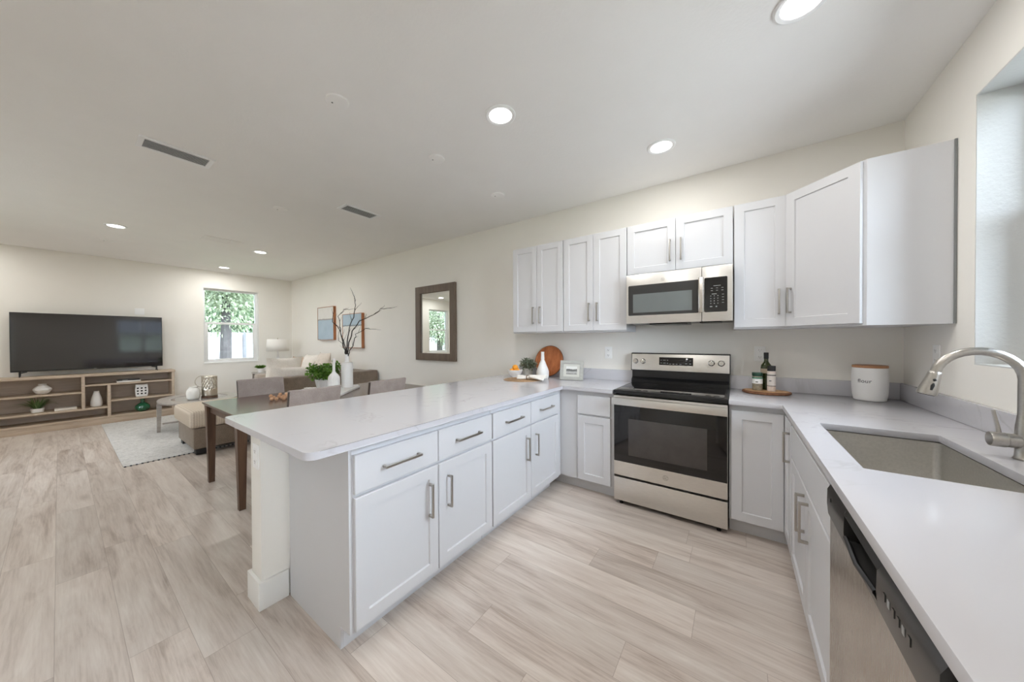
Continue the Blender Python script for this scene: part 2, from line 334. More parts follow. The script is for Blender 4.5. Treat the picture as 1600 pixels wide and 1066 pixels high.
    def cushion(s, mtx, w_, d_, h_, n=10, pinch=.18, puff=2.2):
        """pillow: rounded slab in xy with thickness h"""
        top, bot = [], []
        for i in range(n+1):
            tr, br = [], []
            for j in range(n+1):
                u, v = 2*i/n-1, 2*j/n-1
                th = (max(0, 1-abs(u)**puff)*max(0, 1-abs(v)**puff))**.5
                x = u*w_/2*(1-pinch*(1-abs(u)**2)*0-pinch*.25*(v*v)*0)*(1-pinch*.35*(1-v*v)*abs(u)); y = v*d_/2*(1-pinch*.35*(1-u*u)*abs(v))
                tr.append(s.bm.verts.new(mtx @ Vector((x, y, th*h_/2)))); br.append(tr[-1] if th < 1e-6 else s.bm.verts.new(mtx @ Vector((x, y, -th*h_/2))))
            top.append(tr); bot.append(br)
        for i in range(n):
            for j in range(n):
                s.bm.faces.new((top[i][j], top[i+1][j], top[i+1][j+1], top[i][j+1]))
                q = (bot[i][j], bot[i][j+1], bot[i+1][j+1], bot[i+1][j])
                try: s.bm.faces.new(q)
                except ValueError: pass
        return s
def xf(loc, rz=0, rx=0, ry=0): return Matrix.Translation(loc) @ Matrix.Rotation(rz, 4, 'Z') @ Matrix.Rotation(ry, 4, 'Y') @ Matrix.Rotation(rx, 4, 'X')
TM = {}
def setp(o, label=None, cat=None, group=None, kind=None):
    if label: o['label'] = label
    if cat: o['category'] = cat
    if group: o['group'] = group
    if kind: o['kind'] = kind
    return o
def thing(name, label, cat, loc=(0, 0, 0), rz=0, group=None):
    o = bpy.data.objects.new(name, None); COL.objects.link(o); o.location = loc; o.rotation_euler = (0, 0, rz); o.empty_display_size = .1
    TM[o] = xf(loc, rz); return setp(o, label, cat, group)
def mesh(name, mb, mat, parent=None, label=None, cat=None, group=None, kind=None, origin=None, sharp=28, smooth=True):
    """mb is in world coordinates; stored relative to the parent or to its own origin"""
    me = bpy.data.meshes.new(name)
    if parent is not None: T = TM[parent]
    else:
        if origin is None:
            xs = [v.co for v in mb.bm.verts]; origin = tuple(sum(v[i] for v in xs)/len(xs) for i in (0, 1))+(min(v[2] for v in xs),)
        T = Matrix.Translation(origin)
    bmesh.ops.transform(mb.bm, matrix=T.inverted(), verts=mb.bm.verts)
    bmesh.ops.recalc_face_normals(mb.bm, faces=mb.bm.faces) if smooth else None
    mb.bm.to_mesh(me); mb.bm.free()
    me.materials.append(mat)
    if smooth: me.shade_smooth(); me.set_sharp_from_angle(angle=R(sharp))
    o = bpy.data.objects.new(name, me); COL.objects.link(o)
    if parent is not None: o.parent = parent
    else: o.location = T.to_translation()
    TM[o] = T
    return setp(o, label, cat, group, kind)
def copy_tree(o, parent=None):
    c = o.copy(); COL.objects.link(c)
    if parent is not None: c.parent = parent
    for ch in list(o.children): copy_tree(ch, c)
    return c
def place(o, loc, rz=0, label=None):
    o.location = loc; o.rotation_euler = (0, 0, rz)
    if label: o['label'] = label
    return o

# ------------------------------------------------------------------ room shell
XL, XW, YF, CEIL = -7.75, 1.699, -5.7, 2.735
T = .2
mesh('floor', MB().box(XL-T, XW+.26, YF-T, .2, -.1, 0), M['floor'], kind='structure', origin=(0, 0, 0), smooth=False)
mesh('ceiling', MB().box(XL-T, XW+.26, YF-T, .2, CEIL, CEIL+.15), M['ceil'], kind='structure', smooth=False)
mesh('wall_back', MB().box(XL-T, XW+.26, 0, .2, 0, CEIL), M['wall'], kind='structure', smooth=False)
# window openings: (a0, a1, z0, z1)
W_TV = (-1.567, -.652, .869, 2.392); W_TV2 = (-5.16, -4.245, .869, 2.392); W_SINK = (-2.06, -.776, 1.187, 2.423); W_FRONT = (-4.9, -3.7, .9, 2.35); W_ADDED = (-5.0, -4.1, .95, 2.3)  # last opening is unseen, added to light the peninsula from behind the camera
def holes(xs_extra, zs_extra, hs, a, b):
    xs = sorted({a, b, *[h[0] for h in hs], *[h[1] for h in hs]}); zs = sorted({0, CEIL, *[h[2] for h in hs], *[h[3] for h in hs]})
    def filled(i, j):
        cx, cz = (xs[i]+xs[i+1])/2, (zs[j]+zs[j+1])/2
        return not any(h[0] < cx < h[1] and h[2] < cz < h[3] for h in hs)
    return xs, zs, filled
xs, zs, f = holes(0, 0, [W_TV, W_TV2], YF-T, 0)
mesh('wall_left', MB().cells(xs, zs, f, XL-T, XL, lambda a, b, c: (c, a, b)), M['wall'], kind='structure', smooth=False)
xs, zs, f = holes(0, 0, [W_SINK, W_ADDED], YF-T, 0)
mesh('wall_right', MB().cells(xs, zs, f, XW, XW+.26, lambda a, b, c: (c, a, b)), M['wall'], kind='structure', smooth=False)
xs, zs, f = holes(0, 0, [W_FRONT], XL, XW)
mesh('wall_front', MB().cells(xs, zs, f, YF-T, YF, lambda a, b, c: (a, c, b)), M['wall'], kind='structure', smooth=False)
# textured drywall returns in the deep sink window recess
a0, a1, z0, z1 = W_SINK
b = MB(); e = .006
b.box(XW+.001, XW+.24, a1-e, a1, z0, z1); b.box(XW+.001, XW+.24, a0, a0+e, z0, z1); b.box(XW+.001, XW+.24, a0+e, a1-e, z1-e, z1); b.box(XW+.001, XW+.24, a0+e, a1-e, z0, z0+e)
mesh('trim_1', b, M['reveal'], kind='structure', smooth=False)

def window(idx, o, x, axis, sgn, depth, units=1, sash=True, sill=True):
    """single hung vinyl window. o=(a0,a1,z0,z1); wall surface at x, glass lies `depth` behind; sgn = outward direction"""
    a0, a1, z0, z1 = o
    mp = (lambda a, d, z: (x+sgn*d, a, z)) if axis == 'x' else (lambda a, d, z: (a, x+sgn*d, z))
    def bx(mb, A0, A1, D0, D1, Z0, Z1, bev=.003):
        p, q = mp(A0, D0, Z0), mp(A1, D1, Z1)
        mb.box(min(p[0], q[0]), max(p[0], q[0]), min(p[1], q[1]), max(p[1], q[1]), Z0, Z1, bev)
    fr = MB(); fwid = .04; d0, d1 = depth-.035, depth+.045
    bx(fr, a0, a0+fwid, d0, d1, z0, z1); bx(fr, a1-fwid, a1, d0, d1, z0, z1); bx(fr, a0+fwid, a1-fwid, d0, d1, z1-fwid, z1); bx(fr, a0+fwid, a1-fwid, d0, d1, z0, z0+fwid)
    root = mesh('window_%d' % idx, fr, M['vinyl'], kind='structure')
    g = (a1-a0-2*fwid)/units
    for u in range(units):
        A0, A1 = a0+fwid+g*u, a0+fwid+g*(u+1)
        if u: m_ = MB(); bx(m_, A0-.03, A0+.03, d0, d1, z0+fwid, z1-fwid); mesh('mullion', m_, M['vinyl'], root)
        if sash:
            zm = z0+(z1-z0)*.525
            m_ = MB(); bx(m_, A0, A1, depth-.02, depth+.03, zm, zm+.042); mesh('meeting_rail', m_, M['vinyl'], root)
            s_ = MB(); t_ = .045
            bx(s_, A0, A0+t_, depth-.03, depth+.0, z0+fwid, zm); bx(s_, A1-t_, A1, depth-.03, depth, z0+fwid, zm); bx(s_, A0+t_, A1-t_, depth-.03, depth, z0+fwid, z0+fwid+.05)
            mesh('lower_sash', s_, M['vinyl'], root)
            p_ = MB(); bx(p_, A0, A1, depth+.008, depth+.012, zm+.042, z1-fwid, 0); mesh('upper_pane', p_, M['glass'], root, smooth=False)
            p_ = MB(); bx(p_, A0+t_, A1-t_, depth-.016, depth-.012, z0+fwid+.05, zm, 0); mesh('lower_pane', p_, M['glass'], root, smooth=False)
        else:
            s_ = MB(); t_ = .07; q0, q1 = z0+fwid, z1-fwid; off = .02*(u % 2)
            bx(s_, A0, A0+t_, depth-.03+off, depth+off, q0, q1); bx(s_, A1-t_, A1, depth-.03+off, depth+off, q0, q1); bx(s_, A0+t_, A1-t_, depth-.03+off, depth+off, q0, q0+.09); bx(s_, A0+t_, A1-t_, depth-.03+off, depth+off, q1-t_, q1)
            mesh('sliding_sash', s_, M['vinyl'], root)
            p_ = MB(); bx(p_, A0+t_, A1-t_, depth-.017+off, depth-.013+off, q0+.09, q1-t_, 0); mesh('pane', p_, M['glass'], root, smooth=False)
    if sill:
        m_ = MB(); bx(m_, a0, a1, -.012, d0, z0, z0+.022, .004); mesh('window_sill', m_, M['trim'], root)
        m_ = MB(); bx(m_, a0, a0+.006, 0.001, d0, z0+.022, z1, 0); bx(m_, a1-.006, a1, 0.001, d0, z0+.022, z1, 0); bx(m_, a0+.006, a1-.006, 0.001, d0, z1-.006, z1, 0); mesh('jamb_lining', m_, M['trim'], root)
    return root
window(1, W_TV, XL, 'x', -1, .11); window(2, W_TV2, XL, 'x', -1, .11); window(3, W_SINK, XW, 'x', 1, .20, 2, sill=False)
window(4, W_FRONT, YF, 'y', -1, .12, 2); window(5, W_ADDED, XW, 'x', 1, .16)
# baseboards
bh = .135; bt = .016
mesh('baseboard_left', MB().box(XL, XL+bt, YF, -.0, 0, bh, .003), M['trim'], kind='structure')
mesh('baseboard_back', MB().box(XL+bt, -1.2, -bt, 0, 0, bh, .003), M['trim'], kind='structure')
m_ = MB(); m_.box(XL+bt, XW-bt, YF, YF+bt, 0, bh, .003); mesh('baseboard_front', m_, M['trim'], kind='structure')
mesh('baseboard_right', MB().box(XW-bt, XW, YF+bt, -2.78, 0, bh, .003), M['trim'], kind='structure')
# knee wall behind the peninsula cabinets, with its plinth
KX0, KX1, KY = -1.205, -1.072, -2.68; CT, CB = .9066, .8766
mesh('wall_peninsula', MB().box(KX0, KX1, KY, 0, 0, CB, .004), M['wall'], kind='structure')
m_ = MB(); m_.cells([KX0-.016, KX0, KX1, KX1+.016], [KY-.016, KY, -2.566, -.017], lambda i, j: j == 0 or i == 0 or (i == 2 and j == 1), 0, .137, bev=.003)
mesh('baseboard_peninsula', m_, M['trim'], kind='structure')

# ------------------------------------------------------------------ outside
mesh('ground_outside', MB().box(-40, 40, -40, 40, -.32, -.3), M['lawn'], kind='structure', smooth=False)
mesh('bounce_slab_outside', MB().box(-9, XW+.2, -12, YF-T-.02, -.3, -.06), M['pale_ground'], kind='structure', smooth=False)  # unseen pale slab added to bounce daylight up to the ceiling
mesh('side_path_outside', MB().box(XW+.3, 8, -8, 3, -.3, -.1), M['pale_ground'], kind='structure', smooth=False)
def tree(x, y, h, r, label, mat, n=2600, trunk=.16, z0=None, name='garden_tree', leaf=.13):
    t = thing(name, label, 'tree', (x, y, -.3), 0, 'trees outside the living room window')
    tr = MB(); pts = [(x, y, -.3), (x+.05, y+.03, h*.3), (x-.04, y+.06, h*.7)]; tr.tube(pts, [trunk, trunk*.8, trunk*.35], 10)
    mesh('trunk', tr, M['bark2'], t)
    f = MB(); cz = z0 if z0 is not None else h*.62
    for k in range(9):
        a = random.uniform(0, 6.28); q = random.uniform(0, .65)
        f.blob((x+math.cos(a)*r*q, y+math.sin(a)*r*q, cz+random.uniform(-.5, .5)*h*.38), (r*.55, r*.55, r*.5), n//9, leaf, leaf*.3)
    mesh('crown', f, mat, t, smooth=False); return t
tree(-14.1, .25, 5.6, 2.1, 'pale green tree with a thick grey trunk in front of the white fence', M['treeleaf'], 9000, .19, 3.55)
tree(-20.2, 1.8, 6.6, 2.5, 'darker bushy tree directly behind the white fence', M['treedark'], 9000, .2, 2.7, leaf=.17)
tree(-26.0, 3.0, 9.5, 3.2, 'tallest tree, standing farthest back beyond the fence', M['treeleaf'], 9000, .3, 4.6, leaf=.22)
tree(-15.0, -5.4, 5.4, 2.1, 'green tree outside, between the two windows of the television wall', M['treeleaf'], 7000, .18, 2.9)
tree(-14.3, -10.8, 5.0, 2.3, 'green tree in the side yard seen in the wall mirror', M['treeleaf'], 9000, .2, 2.5)
tree(-20.0, -16.0, 6.6, 2.9, 'green tree farther off in the side yard, left of the other', M['treedark'], 6000, .2, 3.0, leaf=.17)
ft = thing('garden_fence', 'white panel fence with grey posts across the yard outside the window', 'fence', (-16.6, 0, -.3))
for i in range(9):
    ya = -8.5+i*2.0
    p_ = MB(); p_.box(-16.62, -16.58, ya+.06, ya+1.94, -.2, 1.62)
    for k in range(9): p_.box(-16.58, -16.57, ya+.06+k*.209, ya+.06+k*.209+.19, -.15, 1.55)
    p_.box(-16.65, -16.55, ya+.06, ya+1.94, 1.6, 1.7); mesh('fence_panel', p_, M['fence'], ft, smooth=False)
    p_ = MB(); p_.box(-16.66, -16.54, ya-.06, ya+.06, -.3, 1.72, .01); mesh('post', p_, M['fencepost'], ft)
# neighbour house wall past the sink window
hs = thing('neighbour_house', 'pale neighbouring house across the side yard beyond the sink window', 'house', (23, -1, -.3))
mesh('wall', MB().box(22.5, 26, -9, 6, -.3, 3.0), M['siding'], hs, smooth=False)
b = MB(); b._add([(22.1, -9.3, 2.9), (22.1, 6.3, 2.9), (24.5, 6.3, 4.4), (24.5, -9.3, 4.4), (26.6, 6.3, 2.9), (26.6, -9.3, 2.9)], [(0, 1, 2, 3), (3, 2, 4, 5)])
mesh('roof', b, M['fencepost'], hs, smooth=False)

# ------------------------------------------------------------------ ceiling fittings
def downlight(x, y, label, power=1.0):
    t = thing('recessed_light', label, 'ceiling light', (x, y, CEIL), 0, 'round recessed ceiling lights')
    mesh('trim_ring', MB().lathe((x, y, CEIL), [(.070, 0), (.072, -.006), (.088, -.010), (.095, -.006), (.096, 0)], 40), M['vinyl'], t)
    mesh('diffuser', MB().lathe((x, y, CEIL), [(.001, -.0045), (.05, -.0048), (.071, -.004), (.0712, -.0005)], 40, cap=True), M['lens'], t)
    ld = bpy.data.lights.new('lamp_light', 'AREA'); ld.shape = 'DISK'; ld.size = .13; ld.energy = LAMP*power; ld.color = (1, .985, .96)
    lo = bpy.data.objects.new('bulb', ld); COL.objects.link(lo); lo.parent = t; lo.location = (0, 0, -.012)
for x, y, l, *pw in [(-.399, -1.598, 'lit round ceiling light above the peninsula side of the kitchen', 1.1), (.359, -.629, 'lit round ceiling light nearest the microwave and upper cabinets', .6),
                (1.035, -1.394, 'lit round ceiling light cut by the top edge, toward the sink', .75), (-5.341, -2.827, 'leftmost lit round ceiling light, above the television side'),
                (-5.334, -1.352, 'lit round ceiling light right of the flat white ceiling grille'), (-7.157, -1.377, 'farthest lit round ceiling light, just before the far window wall'),
                (-7.157, -4.25, 'lit round ceiling light in the far corner left of the television'), (-5.34, -4.3, 'lit round ceiling light near the front window, living area'),
                (-2.6, -4.3, 'added unseen ceiling light near the front wall, dining area', .6), (.7, -4.3, 'added unseen fill light behind the kitchen, near the front wall', 1.0), (.33, -2.62, 'added unseen fill light over the middle of the kitchen floor', .85)]:  # these three are added out of view to fill kitchen and dining area
    downlight(x, y, l, *pw)
def vent(cx, cy, wx, wy, label, mat, name='ceiling_vent', slats=True):
    t = thing(name, label, 'vent', (cx, cy, CEIL), 0, None)
    f = MB(); x0, x1, y0, y1 = cx-wx/2, cx+wx/2, cy-wy/2, cy+wy/2; q = .03
    f.cells([x0, x0+q, x1-q, x1], [y0, y0+q, y1-q, y1], lambda i, j: not (i == 1 and j == 1), CEIL-.008, CEIL-.0005, bev=.002); mesh('frame', f, M['vinyl'], t)
    mesh('backing', MB().box(x0+q, x1-q, y0+q, y1-q, CEIL-.0025, CEIL-.0008), mat, t, smooth=False)
    n = 7
    for k in range(n):
        xx = x0+q+(wx-2*q)*(k+.5)/n
        s_ = MB(); s_.box(-.0075, .0075, -(wy/2-q), wy/2-q, -.001, .001, mtx=xf((xx, cy, CEIL-.0075), 0, 0, R(24))); mesh('slat', s_, M['vinyl'], t)
vent(-2.60, -2.715, .20, .40, 'white slatted ceiling vent, the larger and nearer of the two', M['dark'])
vent(-2.555, -1.295, .20, .40, 'white slatted ceiling vent above the dining table, farther right', M['dark'])
t = thing('flush_grille', 'flat white ceiling grille between the far recessed lights', 'vent', (-5.06, -1.88, CEIL))
mesh('plate', MB().box(-5.19, -4.93, -2.09, -1.67, CEIL-.006, CEIL-.0005, .002), M['ceil'], t)
b = MB()
for k in range(5): b.box(-5.15+k*.05, -5.13+k*.05, -2.06, -1.70, CEIL-.0085, CEIL-.006)
mesh('louvre', b, M['ceil'], t)
for x, y, l in [(-1.107, -2.268, 'round white ceiling cap nearest the camera, right of the large vent'), (-1.092, -1.503, 'round white ceiling cap left of the kitchen peninsula light'),
                (-1.087, -.709, 'small round ceiling cap closest to the long wall'), (-3.152, -1.843, 'round white ceiling cap left of the smaller vent'), (-6.292, -2.849, 'round ceiling cap just past the leftmost lit light')]:
    t = thing('ceiling_disc', l, 'ceiling cover', (x, y, CEIL))
    mesh('cover', MB().lathe((x, y, CEIL), [(.001, -.012), (.052, -.0115), (.062, -.008), (.064, -.0003)], 32), M['ceil'], t)
    mesh('screw', MB().lathe((x-.02, y-.02, CEIL), [(.005, -.0135), (.005, -.011)], 10), M['dark'], t)

# ------------------------------------------------------------------ kitchen cabinets
def handle(name, p, axis, L, out, parent, mat=None, sec=.0115, standoff=.032, label=None):
    """flat square bar pull centred at p on the door face; axis = bar direction; out = outward normal"""
    a, n = Vector(axis).normalized(), Vector(out).normalized(); c = a.cross(n); mt = Matrix((( a.x, n.x, c.x, p[0]), (a.y, n.y, c.y, p[1]), (a.z, n.z, c.z, p[2]), (0, 0, 0, 1)))
    b = MB(); b.box(-L/2, L/2, standoff-.009, standoff, -sec/2, sec/2, .0018, mtx=mt)
    for s in (-1, 1): b.box(s*(L/2-sec/2)-sec/2, s*(L/2-sec/2)+sec/2, 0.0003, standoff-.008, -sec/2, sec/2, .0015, mtx=mt)
    return mesh(name, b, mat or M['nickel'], parent, label)
FR = {'S': lambda x, y, z: xf((x, y, z)),                       # front faces -y, width to +x
      'E': lambda x, y, z: xf((x, y, z), R(90)),                # front faces +x, width to +y
      'W': lambda x, y, z: xf((x, y, z), R(-90))}               # front faces -x, width to -y
def door(parent, fr, x, y, z, w_, h_, stile=.058, hnd=None, name='door', hlen=.17, hz=None):
    mt = FR[fr](x, y, z) if isinstance(fr, str) else fr @ xf((x, y, z))
    o = mesh(name, MB().panel(mt, w_, h_, stile), M['cab'], parent); TM[o] = TM[parent]
    if hnd:
        ax = (mt.to_3x3() @ Vector((0, 0, 1))) if hnd[2] == 'v' else (mt.to_3x3() @ Vector((1, 0, 0)))
        handle('handle', mt @ Vector((hnd[0], 0, hnd[1])), ax, hlen, mt.to_3x3() @ Vector((0, -1, 0)), o)
    return o
DX, DZ0, DZ1, RZ0, RZ1 = -.4533, .1095, .662, .678, .840       # peninsula door plane; door and drawer heights
def pen_cab(y0, y1, ys, label, end_panel):
    """peninsula base cabinet, fronts facing +x"""
    t = thing('base_cabinet', label, 'cabinet', (-.76, (y0+y1)/2, 0))
    b = MB(); xf_ = DX-.0195
    b.box(-1.05, xf_-.019, y0, y1, .1, CB-.0015); b.box(xf_-.019, xf_, y0, y1, .1, CB-.0015, .0015); mesh('carcass', b, M['cab'], t)
    mesh('toe_kick', MB().box(-.562, -.548, y0+(.0 if end_panel else 0), y1, 0.0, .1), M['cab'], t)
    if end_panel:
        mesh('end_panel', MB().cells([-1.053, -.548, xf_], [0, .1, CB-.0015], lambda i, j: not (i == 1 and j == 0), y0-.012, y0-.0005, lambda a, b_, c: (a, c, b_)), M['cab'], t)
    for k, (a, b_) in enumerate(ys):
        door(t, 'E', DX, a, DZ0, b_-a, DZ1-DZ0, hnd=((b_-a-.062) if k == 0 else .026, .392, 'v') if k == 0 else (.066, .392, 'v'))
        door(t, 'E', DX, a, RZ0, b_-a, RZ1-RZ0, None, hnd=((b_-a)/2, .080, 'h'), name='drawer', hlen=.2)
    return t
pen_cab(-2.55, -1.630, [(-2.545, -2.0915), (-2.0865, -1.633)], 'white peninsula base cabinet at the open end, next to the square post', True)
pen_cab(-1.626, -.670, [(-1.622, -1.154), (-1.149, -.682)], 'white peninsula base cabinet in the inner half, next to the corner', False)
DY = -.6253
# blind corner filler between peninsula and the back run
t = thing('corner_filler', 'plain white corner filler strip between the peninsula and the stove-side cabinet', 'cabinet panel', (-.4, -.64, 0))
b = MB(); b.box(-.70, DX-.0195, -.6695, -.61, .1, CB-.0015); b.box(DX-.0195, -.318, -.606, -.59, .1, CB-.0015); mesh('strip', b, M['cab'], t)
mesh('toe_kick', MB().box(-.55, -.318, -.5424, -.528, 0, .1), M['cab'], t)
# narrow cabinet left of the stove
t = thing('base_cabinet', 'narrow white base cabinet directly left of the stove, no handles', 'cabinet', (-.16, -.3, 0))
b = MB(); b.box(-.317, 0.004, -.587, -.004, .1, CB-.0015); b.box(-.317, .004, -.606, -.587, .1, CB-.0015, .0015); mesh('carcass', b, M['cab'], t)
mesh('toe_kick', MB().box(-.317, .004, -.5424, -.528, 0, .1), M['cab'], t)
door(t, 'S', -.302, DY, DZ0, .281, DZ1-DZ0); door(t, 'S', -.302, DY, RZ0, .281, RZ1-RZ0, None, name='drawer')
# corner cabinet with a folding two-leaf door, right of the stove
RX = 1.0527
t = thing('corner_cabinet', 'white L-shaped corner base cabinet right of the stove with folding door', 'cabinet', (1.3, -.4, 0))
b = MB(); b.cells([.772, RX+.0195, 1.697], [-.906, DY+.0195, -.004], lambda i, j: not (i == 0 and j == 0), .1, CB-.0015); mesh('carcass', b, M['cab'], t)
mesh('toe_kick', MB().cells([.772, RX+.085, RX+.099], [-.906, -.5424, -.528], lambda i, j: (j == 1) or (i == 1), 0, .1), M['cab'], t)
door(t, 'S', .782, DY, DZ0, RX-.782-.002, RZ1-DZ0); o = door(t, 'W', RX, DY-.004, DZ0, .262, RZ1-DZ0, hnd=(.234, .592, 'v'))
# sink cabinet
SY0, SY1 = -1.848, -.914
t = thing('sink_cabinet', 'white double-door base cabinet under the sink, false drawer fronts above', 'cabinet', (1.37, -1.38, 0))
b = MB(); b.box(RX+.0195, RX+.0385, SY0, SY1, .1, CB-.0015, .0015); b.box(RX+.0385, 1.69, SY0, SY0+.018, .1, CB-.0015); b.box(RX+.0385, 1.69, SY1-.018, SY1, .1, CB-.0015)
b.box(RX+.0385, 1.69, SY0+.018, SY1-.018, .1, .118); b.box(1.67, 1.69, SY0+.018, SY1-.018, .118, CB-.0015); mesh('carcass', b, M['cab'], t)
mesh('toe_kick', MB().box(RX+.085, RX+.099, SY0, SY1, 0, .1), M['cab'], t)
wd = .458
mesh('false_drawer_front', MB().panel(FR['W'](RX, -.922, RZ0), .918, RZ1-RZ0), M['cab'], t)
door(t, 'W', RX, -.922, DZ0, wd, DZ1-DZ0, hnd=(wd-.0, .435, 'v') if 0 else (wd-.035, .435, 'v')); door(t, 'W', RX, -.922-wd-.003, DZ0, wd, DZ1-DZ0, hnd=(.06, .435, 'v'))
# end cabinet beyond the dishwasher
t = thing('base_cabinet', 'slim white base cabinet past the dishwasher at the counter end', 'cabinet', (1.37, -2.6, 0))
b = MB(); b.box(RX+.0195, 1.69, -2.74, -2.546, .1, CB-.0015, .0015); mesh('carcass', b, M['cab'], t); mesh('toe_kick', MB().box(RX+.085, RX+.099, -2.74, -2.546, 0, .1), M['cab'], t)
door(t, 'W', RX, -2.550, DZ0, .186, RZ1-DZ0, .05)

# ------------------------------------------------------------------ worktops
def rounded(poly, rad):
    out = []; n = len(poly)
    for i in range(n):
        r = rad.get(i, 0); p = Vector(poly[i])
        if not r: out.append(tuple(p)); continue
        a = (Vector(poly[i-1])-p).normalized(); c = (Vector(poly[(i+1) % n])-p).normalized()
        k = p+(a+c)*r; s, e = p+a*r, p+c*r; a0 = math.atan2(*(s-k).yx); a1 = math.atan2(*(e-k).yx); d = (a1-a0+math.pi) % (2*math.pi)-math.pi
        for q in range(13): out.append((k.x+r*math.cos(a0+d*q/12), k.y+r*math.sin(a0+d*q/12)))
    return out
CXE, CYE = -.4305, -.651
poly = rounded([(-1.425, -2.735), (CXE, -2.735), (CXE, CYE), (.0065, CYE), (.0065, -.001), (-1.425, -.001)], {0: .03, 1: .045})
t = thing('countertop', 'white quartz peninsula countertop running back to the stove', 'countertop', (-.9, -1.4, CB))
mesh('slab', MB().prism(poly, CB, CT, .004), M['quartz'], t, sharp=9)
mesh('backsplash', MB().box(-1.30, .004, -.021, -.001, CT+.0003, 1.015, .002), M['quartz'], t)
t = thing('countertop', 'white quartz countertop right of the stove, cut out for the sink', 'countertop', (1.37, -1.4, CB))
SKX0, SKX1, SKY0, SKY1 = 1.135, 1.495, -1.780, -1.108
b = MB(); b.cells([.7695, 1.0396, SKX0, SKX1, 1.697], [-2.76, SKY0, SKY1, CYE, -.001], lambda i, j: not (i == 0 and j < 3) and not (i == 2 and j == 1), CB, CT, bev=.004); mesh('slab', b, M['quartz'], t)
b = MB(); b.box(.7695, 1.697, -.021, -.001, CT+.0003, 1.015, .002); b.box(1.677, 1.697, -2.76, -.0215, CT+.0003, 1.015, .002); mesh('backsplash', b, M['quartz'], t)
# undermount sink
t = thing('sink', 'stainless steel undermount sink basin set in the right countertop', 'sink', (1.315, -1.444, CB-.22))
b = MB(); zt, zb = CB-.004, CB-.225; g = .004
def ring(x0, x1, y0, y1, z, r): return [(*p, z) for p in rounded([(x0, y0), (x1, y0), (x1, y1), (x0, y1)], {0: r, 1: r, 2: r, 3: r})]
rs = [ring(SKX0-.03, SKX1+.03, SKY0-.03, SKY1+.03, zt, .03), ring(SKX0-g, SKX1+g, SKY0-g, SKY1+g, zt, .022), ring(SKX0-g+.001, SKX1+g-.001, SKY0-g+.001, SKY1+g-.001, zb+.02, .022), ring(SKX0+.018, SKX1-.018, SKY0+.018, SKY1-.018, zb, .02),
      ring(1.285, 1.345, -1.474, -1.414, zb-.004, .028)]
V = [[b.bm.verts.new(p) for p in r_] for r_ in rs]
for p, q in zip(V, V[1:]):
    for k in range(len(p)): b.bm.faces.new((p[k], p[(k+1) % len(p)], q[(k+1) % len(p)], q[k]))
b.bm.faces.new(V[-1])
o = mesh('basin', b, M['sink'], t); sm = o.modifiers.new('thick', 'SOLIDIFY'); sm.thickness = .0015; sm.offset = 1
b = MB().lathe((1.315, -1.444, zb-.0025), [(.001, .0), (.02, .001), (.038, .004), (.042, .003), (.043, .0005)], 28); mesh('drain_strainer', b, M['chrome'], t)

# ------------------------------------------------------------------ faucet
fx, fy = 1.583, -1.385
t = thing('faucet', 'brushed nickel gooseneck pull-down faucet behind the sink', 'faucet', (fx, fy, CT))
b = MB(); b.lathe((fx, fy, CT), [(.0215, .0005), (.022, .005), (.0200, .009), (.0190, .03), (.0195, .09), (.019, .105), (.0162, .128), (.0145, .15)], 32); mesh('body', b, M['nickel'], t)
pts = [(fx, fy, CT+.145), (fx, fy, CT+.20)]; rr = .093; cz = CT+.2655
pts += [(fx-rr+rr*math.cos(a), fy+.004*k/14, cz+rr*1.0*math.sin(a)) for k, a in enumerate([math.pi*k/14*.955 for k in range(15)])]
hx, hy, hz = pts[-1]; dv = (Vector(pts[-1])-Vector(pts[-2])).normalized()
mesh('spout', MB().tube(pts, [.0142]*2+[.0138]*15, 20), M['nickel'], t)
h0 = Vector(pts[-1]); hd = MB(); hd.tube([h0-dv*.004, h0+dv*.0, h0+dv*.006, h0+dv*.04, h0+dv*.075, h0+dv*.082], [.0145, .0165, .0168, .0205, .0255, .0245], 28); hp = mesh('spray_head', hd, M['nickel'], t); TM[hp] = TM[t]
mesh('nozzle', MB().tube([h0+dv*.0815, h0+dv*.084], [.0205, .020], 24), M['charcoal'], hp)
sv = Vector((0, -1, 0)); sv = (sv-dv*sv.dot(dv)).normalized()
bt_ = MB(); c1 = h0+dv*.026+sv*.0190; c2 = h0+dv*.052+sv*.0215
bt_.sphere(c1, .0048, 8); bt_.tube([c2-dv*.014, c2-dv*.006, c2+dv*.012], [.002, .005, .0035], 10); mesh('spray_button', bt_, M['blackmatte'], hp)
b = MB(); b.tube([(fx-.012, fy, CT+.060), (fx-.036, fy, CT+.060)], .0235, 28); b.tube([(fx-.036, fy, CT+.060), (fx-.0385, fy, CT+.060)], .0222, 28)
b.tube([(fx-.0385, fy, CT+.060), (fx-.066, fy, CT+.060), (fx-.070, fy, CT+.060), (fx-.0715, fy, CT+.060)], [.0245, .0245, .023, .018], 28); hb = mesh('handle_hub', b, M['nickel'], t); TM[hb] = TM[t]
b = MB(); b.tube([(fx-.050, fy, CT+.080), (fx-.053, fy+.002, CT+.11), (fx-.061, fy+.004, CT+.158)], [.0062, .0048, .0046], 14); mesh('lever', b, M['nickel'], hb)

# ------------------------------------------------------------------ dishwasher
t = thing('dishwasher', 'stainless dishwasher with dark control strip under the right countertop', 'dishwasher', (1.35, -2.17, 0))
wy0, wy1 = -2.540, -1.852; wx = 1.048
mesh('tub', MB().box(wx+.05, 1.66, wy0+.004, wy1-.004, .1, CB-.006), M['charcoal'], t)
mesh('door', MB().box(wx, wx+.049, wy0, wy1, .115, .765, .004), M['steel_v'], t)
